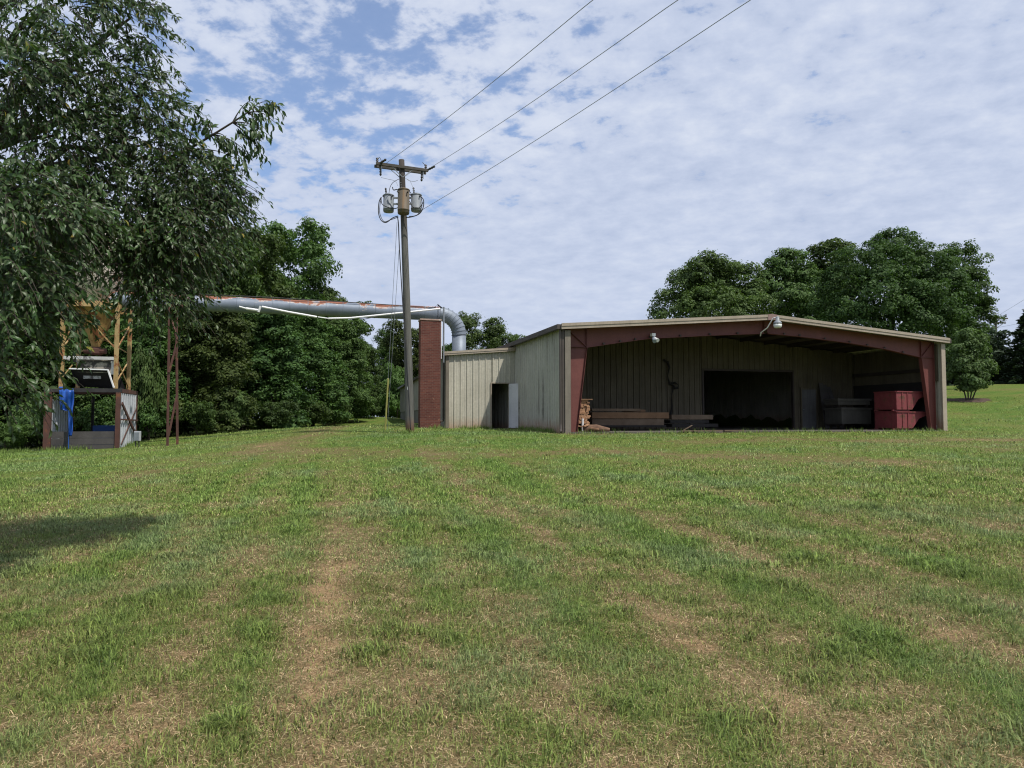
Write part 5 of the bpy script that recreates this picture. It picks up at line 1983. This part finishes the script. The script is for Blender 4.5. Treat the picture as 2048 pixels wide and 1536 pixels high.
# ------------------------------------------------------------------ the near overhanging tree
def near_tree():
    rng = np.random.default_rng(77)
    base = Vector((-8.6, 8.4, gz(-8.6, 8.4)))
    t = thing('overhanging_tree', base, 'large near tree whose drooping leafy branches hang in from the upper left', 'tree')
    bl = [(110, 10, 7.6, 170, 110, 240), (262, 35, 8.1, 42, 60, 80), (200, 140, 8, 120, 90, 200), (40, 140, 7, 120, 110, 200), (285, 190, 8.2, 42, 55, 80), (318, 240, 8.3, 28, 40, 50),
          (120, 270, 7.6, 150, 110, 240), (290, 290, 8.2, 85, 80, 150), (400, 355, 8.6, 62, 50, 150), (425, 395, 8.7, 34, 42, 110), (250, 395, 8.1, 120, 95, 220), (370, 430, 8.4, 80, 70, 140),
          (60, 400, 6.6, 110, 90, 180), (105, 440, 7.4, 110, 70, 190), (320, 490, 8.2, 75, 70, 170), (380, 470, 8.3, 38, 60, 90), (335, 585, 8.3, 32, 36, 60), (40, 550, 6.5, 75, 60, 130),
          (20, 640, 6.5, 50, 50, 60), (-20, 720, 6.4, 40, 50, 40), (285, 560, 8, 35, 35, 50), (150, 505, 8.2, 40, 20, 16), (300, 500, 8.2, 45, 50, 90), (60, 590, 7.0, 30, 40, 30), (-10, 780, 6.6, 26, 20, 10),
          (-150, 100, 7.6, 200, 200, 260), (-160, 400, 7.6, 200, 200, 240), (-120, 650, 7.2, 120, 130, 120), (150, -180, 8.2, 200, 130, 200), (-100, -150, 8, 200, 150, 160)]
    lc, la_, ln, ls = [], [], [], []
    tw = MB()
    limb = MB()
    limb.smooth = True
    hub = base + Vector((.5, .2, 3.2))
    limb.tube([base - Vector((0, 0, .4)), base + Vector((.1, 0, 1.2)), base + Vector((.3, .1, 2.4)), hub, hub + Vector((.4, .3, 2.4)), hub + Vector((.6, .6, 4.5))], [.36, .27, .25, .24, .16, .08], 12, True, True)
    for (px, py, D, rx, ry, n) in bl:
        n = int(n * (.8 if py < 320 else 1.0))
        c = np.array(P(px, py, D))
        r = np.array([rx * D / F, .75, ry * D / F])
        st = hub + Vector((.2, .15, 1.3 * rng.random()))
        e = Vector(tuple(c))
        pts = []
        for i in range(8):
            k = i / 7
            p = st.lerp(e, k)
            p.z += .10 * (e - st).length * math.sin(math.pi * k)
            p += Vector(tuple(rng.normal(size=3) * .07)) * (0 < i < 7)
            pts.append(p)
        limb.tube(pts, [.085 * (1 - .85 * i / 7) for i in range(8)], 6, True, True)
        for k in range(n):
            d = unit(1, rng)[0]
            s = c + d * r * (.25 + .62 * rng.random())
            out = d * np.array([1, .8, .6]) + np.array([.25, -.1, .0])
            out /= np.linalg.norm(out)
            Lt = .22 + .34 * rng.random()
            pts = []
            for j in range(5):
                q = j / 4
                pts.append(s + out * Lt * q + np.array([0, 0, -.55 * Lt * q * q]))
            tw.tube([Vector(tuple(p)) for p in pts], [.006, .005, .004, .003, .002], 3, False, True)
            nl = 11 + int(7 * rng.random())
            q = np.sort(rng.random(nl) ** .8)
            for f in q:
                pp = s + out * Lt * f + np.array([0, 0, -.55 * Lt * f * f])
                side = np.cross(out, [0, 0, 1]) * (1 if rng.random() < .5 else -1)
                ax = out * .45 + side * (.6 * rng.random() + .1) + np.array([0, 0, -.35 - .5 * rng.random()]) + rng.normal(size=3) * .32
                lc.append(pp)
                la_.append(ax)
                ls.append((.058 + .052 * rng.random()) * (1.0 if D < 7.3 else .88))
    # bare arching branch standing out against the sky
    arch = [P(330, 318, 8.5), P(375, 300, 8.5), P(425, 270, 8.5), P(465, 245, 8.5), P(495, 225, 8.5), P(530, 222, 8.5)]
    limb.tube(arch, [.018, .016, .013, .011, .008, .005], 6, True, True)
    subs = [(1, P(405, 205, 8.4)), (2, P(405, 240, 8.5)), (2, P(460, 285, 8.4)), (3, P(520, 290, 8.5)), (3, P(505, 200, 8.5)), (4, P(545, 205, 8.5)), (4, P(550, 245, 8.4)), (3, P(530, 320, 8.5)), (1, P(440, 320, 8.5)), (4, P(520, 262, 8.4)), (2, P(500, 340, 8.5)), (5, P(552, 212, 8.5)), (1, P(480, 320, 8.4)), (2, P(470, 300, 8.4)), (3, P(535, 270, 8.4)), (2, P(500, 310, 8.6))]
    for i, e in subs:
        a = arch[i]
        pts = [a.lerp(e, k / 5) + Vector((0, 0, .06 * math.sin(k / 5 * math.pi))) for k in range(6)]
        tw.tube(pts, [.009, .008, .006, .005, .004, .003], 4, False, True)
        for f in np.linspace(.2, 1.05, 34):
            pp = a.lerp(e, min(f, 1)) + Vector(tuple(rng.normal(size=3) * .035))
            lc.append(np.array(pp))
            la_.append(np.array((e - a).normalized()) * .4 + np.array([0, 0, -.8]) + rng.normal(size=3) * .35)
            ls.append(.085 + .045 * rng.random())
    C, A, s = np.array(lc), np.array(la_), np.array(ls)[:, None]
    n = len(C)
    A /= np.linalg.norm(A, axis=1, keepdims=True)
    up = unit(n, rng) * .7 + np.array([0.2, -.3, .6])
    Sd = np.cross(A, up)
    Sd /= np.linalg.norm(Sd, axis=1, keepdims=True)
    Nr = np.cross(Sd, A)
    cv = lambda f: C + A * s * f + Nr * s * (.35 * f * (1 - f) * 1.4 - .10 * f * f)
    w = s * .155
    lift = Nr * s * .05
    V = np.stack([cv(0), cv(.3) + Sd * w * .85 + lift, cv(.3) - Sd * w * .85 + lift, cv(.62) + Sd * w + lift, cv(.62) - Sd * w + lift, cv(1.0), cv(.3), cv(.62)], axis=1)
    idx = np.array([0, 2, 6, 0, 6, 1, 2, 4, 7, 6, 6, 7, 3, 1, 4, 5, 7, 7, 5, 3])
    sz = np.array([3, 3, 4, 4, 3, 3])
    yel = rng.random(n) < .006

    def mk(mask, name, mat):
        Vm = V[mask].reshape(-1, 3) - np.array(base)
        m = int(mask.sum())
        fl = (idx[None, :] + 8 * np.arange(m)[:, None]).ravel()
        me = np_mesh(name, Vm, fl, np.tile(sz, m), True)
        return link_mesh(name, me, mat, t)
    cr_ = mk(~yel, 'crown', M_leafnear)
    o = mk(yel, 'yellowed_leaves', M_leafyellow)
    o['label'] = 'scattered yellow and orange dying leaves'
    limb.build('trunk', M_bark, t)
    tw.build('twigs', M_twig, t)


near_tree()


# ------------------------------------------------------------------ ground sheet
def make_ground():
    def axis(n, a, b, lo, hi):
        s = np.linspace(-1, 1, n)
        return a * np.sinh(b * s)
    xs = axis(430, 1.35, 7.05, -1, 1)
    ys = np.concatenate([-np.geomspace(.5, 700, 40)[::-1], np.linspace(-.3, 2, 12), 2 + np.cumsum(np.full(260, .05) * 1.0168 ** np.arange(260)), ])
    far = np.geomspace(ys[-1] * 1.05, 900, 50)
    ys = np.concatenate([ys, far])
    X, Y = np.meshgrid(xs, ys)
    Z = ground_z(X, Y)
    Z = under_floor(X, Y, Z)
    near = np.exp(-np.hypot(X, Y - 6) / 14)
    Z = Z + (fbm(X * 1.3, Y * 1.3, 70, 4) - .5) * .10 * near + (fbm(X * 5, Y * 5, 80, 3) - .5) * .035 * near
    nx, ny = len(xs), len(ys)
    V = np.stack([X.ravel(), Y.ravel(), Z.ravel()], axis=1)
    i = (np.arange(ny - 1)[:, None] * nx + np.arange(nx - 1)[None, :]).ravel()
    fl = np.stack([i, i + 1, i + nx + 1, i + nx], axis=1).ravel()
    me = np_mesh('ground', V, fl, np.full(len(i), 4), True)
    at = me.attributes.new('dry', 'FLOAT', 'POINT')
    at.data.foreach_set('value', dry_field(X.ravel(), Y.ravel()).astype(np.float32))
    o = link_mesh('ground', me, ground_mat())
    o['kind'] = 'structure'


make_ground()


# ------------------------------------------------------------------ grass
def make_grass():
    rng = np.random.default_rng(123)
    rings = [(2.2, 4.5, 11000, .062, .0042), (4.5, 7, 7200, .062, .0050), (7, 11, 3300, .066, .0074), (11, 17, 1250, .07, .011), (17, 28, 380, .07, .018), (28, 48, 90, .075, .03)]
    VV, FF, SS, CC = [], [], [], []
    off = 0
    for y0, y1, den, h0, w0 in rings:
        area = (y1 - y0) * (.84 * (y0 + y1) + 2.4)
        n = int(area * den)
        y = y0 + (y1 - y0) * rng.random(n)
        hw = .84 * y + 1.2
        x = (rng.random(n) * 2 - 1) * hw
        # keep off the buildings
        u = (x - OX) * CF + (y - OY) * SF
        v = -(x - OX) * SF + (y - OY) * CF
        ok = ~((u > 0) & (u < W) & (v > .05)) & ~((u > -3.7) & (u <= 0) & (v > LV - .02)) & ~((y > 27.9) & (x < EX1 + .05) & (x > EX0 - .9) & (y < 32))
        # patchy cover: fewer live blades where dry
        d = dry_field(x, y)
        cl = fbm(x * 6.5, y * 6.5, 91, 3)
        ok &= (rng.random(n) < .30 + .9 * (1 - d) * np.clip((cl - .22) * 2.4, 0, 1)) | (rng.random(n) < 1.8 * d)
        x, y, d, cl = x[ok], y[ok], d[ok], cl[ok]
        n = len(x)
        near = np.exp(-np.hypot(x, y - 6) / 14)
        z = ground_z(x, y) + (fbm(x * 1.3, y * 1.3, 70, 4) - .5) * .10 * near + (fbm(x * 5, y * 5, 80, 3) - .5) * .035 * near - .004
        live = rng.random(n) > np.clip(.10 + 1.05 * d, 0, .84)
        tuft = np.clip((fbm(x * 2.3, y * 2.3, 55, 3) - .56) * 6, 0, 1)
        lush = 1 - d
        h = h0 * (.45 + .75 * rng.random(n)) * (.6 + .6 * lush) * (1 + .55 * tuft * live)
        h = np.where(live, h, h * (.55 + .7 * rng.random(n)))
        az = rng.random(n) * 2 * math.pi
        lean = np.where(live, .35 + 1.7 * rng.random(n) ** 1.3, .9 + 1.3 * rng.random(n))
        flat = np.where(live, 1.0, .10 + .5 * rng.random(n) ** 2)
        dirx, diry = np.cos(az), np.sin(az)
        sx, sy = -diry, dirx
        w = w0 * (.6 + .7 * rng.random(n)) * np.where(live, 1.0 + .5 * tuft, .75)
        base = np.stack([x, y, z], 1)
        d3 = np.stack([dirx, diry, np.zeros(n)], 1)
        s3 = np.stack([sx, sy, np.zeros(n)], 1) * (w / 2)[:, None]
        upv = np.array([0, 0, 1.0])
        mid = base + upv * (h * .58 * flat)[:, None] + d3 * (h * lean * .30)[:, None]
        tip = base + upv * (h * flat * np.where(live, 1 - .30 * lean, .55))[:, None] + d3 * (h * lean * .85)[:, None]
        if y0 < 17:
            V = np.stack([base - s3, base + s3, mid + s3 * .85, mid - s3 * .85, tip], 1).reshape(-1, 3)
            idx = np.array([0, 1, 2, 3, 3, 2, 4])
            sz = np.array([4, 3])
            nv = 5
        else:
            V = np.stack([base - s3, base + s3, tip], 1).reshape(-1, 3)
            idx = np.array([0, 1, 2])
            sz = np.array([3])
            nv = 3
        FF.append((idx[None, :] + nv * np.arange(n)[:, None] + off).ravel())
        SS.append(np.tile(sz, n))
        VV.append(V)
        off += nv * n
        gA, gB, gC = np.array([.086, .155, .028]), np.array([.205, .285, .064]), np.array([.200, .260, .125])
        tA, tB = np.array([.32, .22, .11]), np.array([.74, .59, .35])
        r1, r2 = rng.random(n)[:, None], rng.random(n)[:, None]
        cg = gA * (1 - r1) + gB * r1
        blu = np.clip((fbm(x * .9, y * .9, 33, 3) - .5) * 4 + .2, 0, 1)[:, None]
        cg = cg * (1 - .55 * blu) + gC * .55 * blu
        olive = np.clip(d * 1.1, 0, 1)[:, None]
        cg = cg * (1 - .5 * olive) + np.array([.270, .245, .080]) * .5 * olive
        cd = tA * (1 - r1) + tB * r1
        cd = np.where(r2 < .35, cd * np.array([.72, .62, .5]), cd)
        c = np.where(live[:, None], cg, cd) * (.32 + 1.15 * r2) * (1.0 if y0 < 7 else 1.1 if y0 < 11 else 1.25)
        CC.append(np.repeat(np.concatenate([c, np.ones((n, 1))], 1), nv, axis=0))
    segs = [((ZB0.x, ZB0.y), (ZB1.x, ZB1.y), k) for ZB0, ZB1, k in ((B(.1, -.12, 0), B(W, -.12, 0), 1500), (B(-.12, 6.6, 0), B(-.12, .3, 0), 1500), (B(-3.4, LV - .12, 0), B(-1.3, LV - .12, 0), 700),
            (B(-3.7, LV + .4, 0), B(-3.7, LV + 6, 0), 500), (B(pu0 - .05, PV - .1, 0), B(pu1 + .2, PV - .1, 0), 300), (E(0, -.12, 0), E(ew, -.12, 0), 900), (E(ew + .14, .1, 0), E(ew + .14, ed, 0), 700),
            (PB - Vector((.25, .15, 0)), PB + Vector((.25, -.2, 0)), 160), (E(-6, -1.2, 0), E(-.3, -.6, 0), 2500))]
    for (ax, ay), (bx, by), k in segs:
        f = rng.random(k)
        keep = fbm(ax + (bx - ax) * f * 1.0 + 31, ay + (by - ay) * f * 1.0, 19, 3) > .42
        f = f[keep]
        n = len(f)
        x = ax + (bx - ax) * f + rng.normal(size=n) * .12
        y = ay + (by - ay) * f - np.abs(rng.normal(size=n)) * .18
        z = ground_z(x, y) - .01
        h = .07 + .20 * rng.random(n) ** 2
        az = rng.random(n) * 6.28
        d3 = np.stack([np.cos(az), np.sin(az), 0 * az], 1)
        s3 = np.stack([-np.sin(az), np.cos(az), 0 * az], 1) * .011
        base = np.stack([x, y, z], 1)
        tip = base + d3 * (h * .5)[:, None] + np.array([0, 0, 1.0]) * h[:, None]
        VV.append(np.stack([base - s3, base + s3, tip], 1).reshape(-1, 3))
        FF.append(np.arange(3 * n) + off)
        SS.append(np.full(n, 3))
        off += 3 * n
        r1 = rng.random(n)[:, None]
        c = np.array([.09, .16, .03]) * (1 - r1) + np.array([.19, .26, .06]) * r1
        CC.append(np.repeat(np.concatenate([c, np.ones((n, 1))], 1), 3, axis=0))
    V, Fl, Sz, Cl = np.concatenate(VV), np.concatenate(FF), np.concatenate(SS), np.concatenate(CC)
    me = np_mesh('grass', V, Fl, Sz)
    at = me.attributes.new('tint', 'FLOAT_COLOR', 'POINT')
    at.data.foreach_set('color', Cl.astype(np.float32).ravel())
    o = link_mesh('grass', me, grass_mat())
    tag(o, 'mown green and straw-dry lawn grass covering the whole slope', 'grass', kind='stuff')
    print('grass faces', len(Sz))


make_grass()
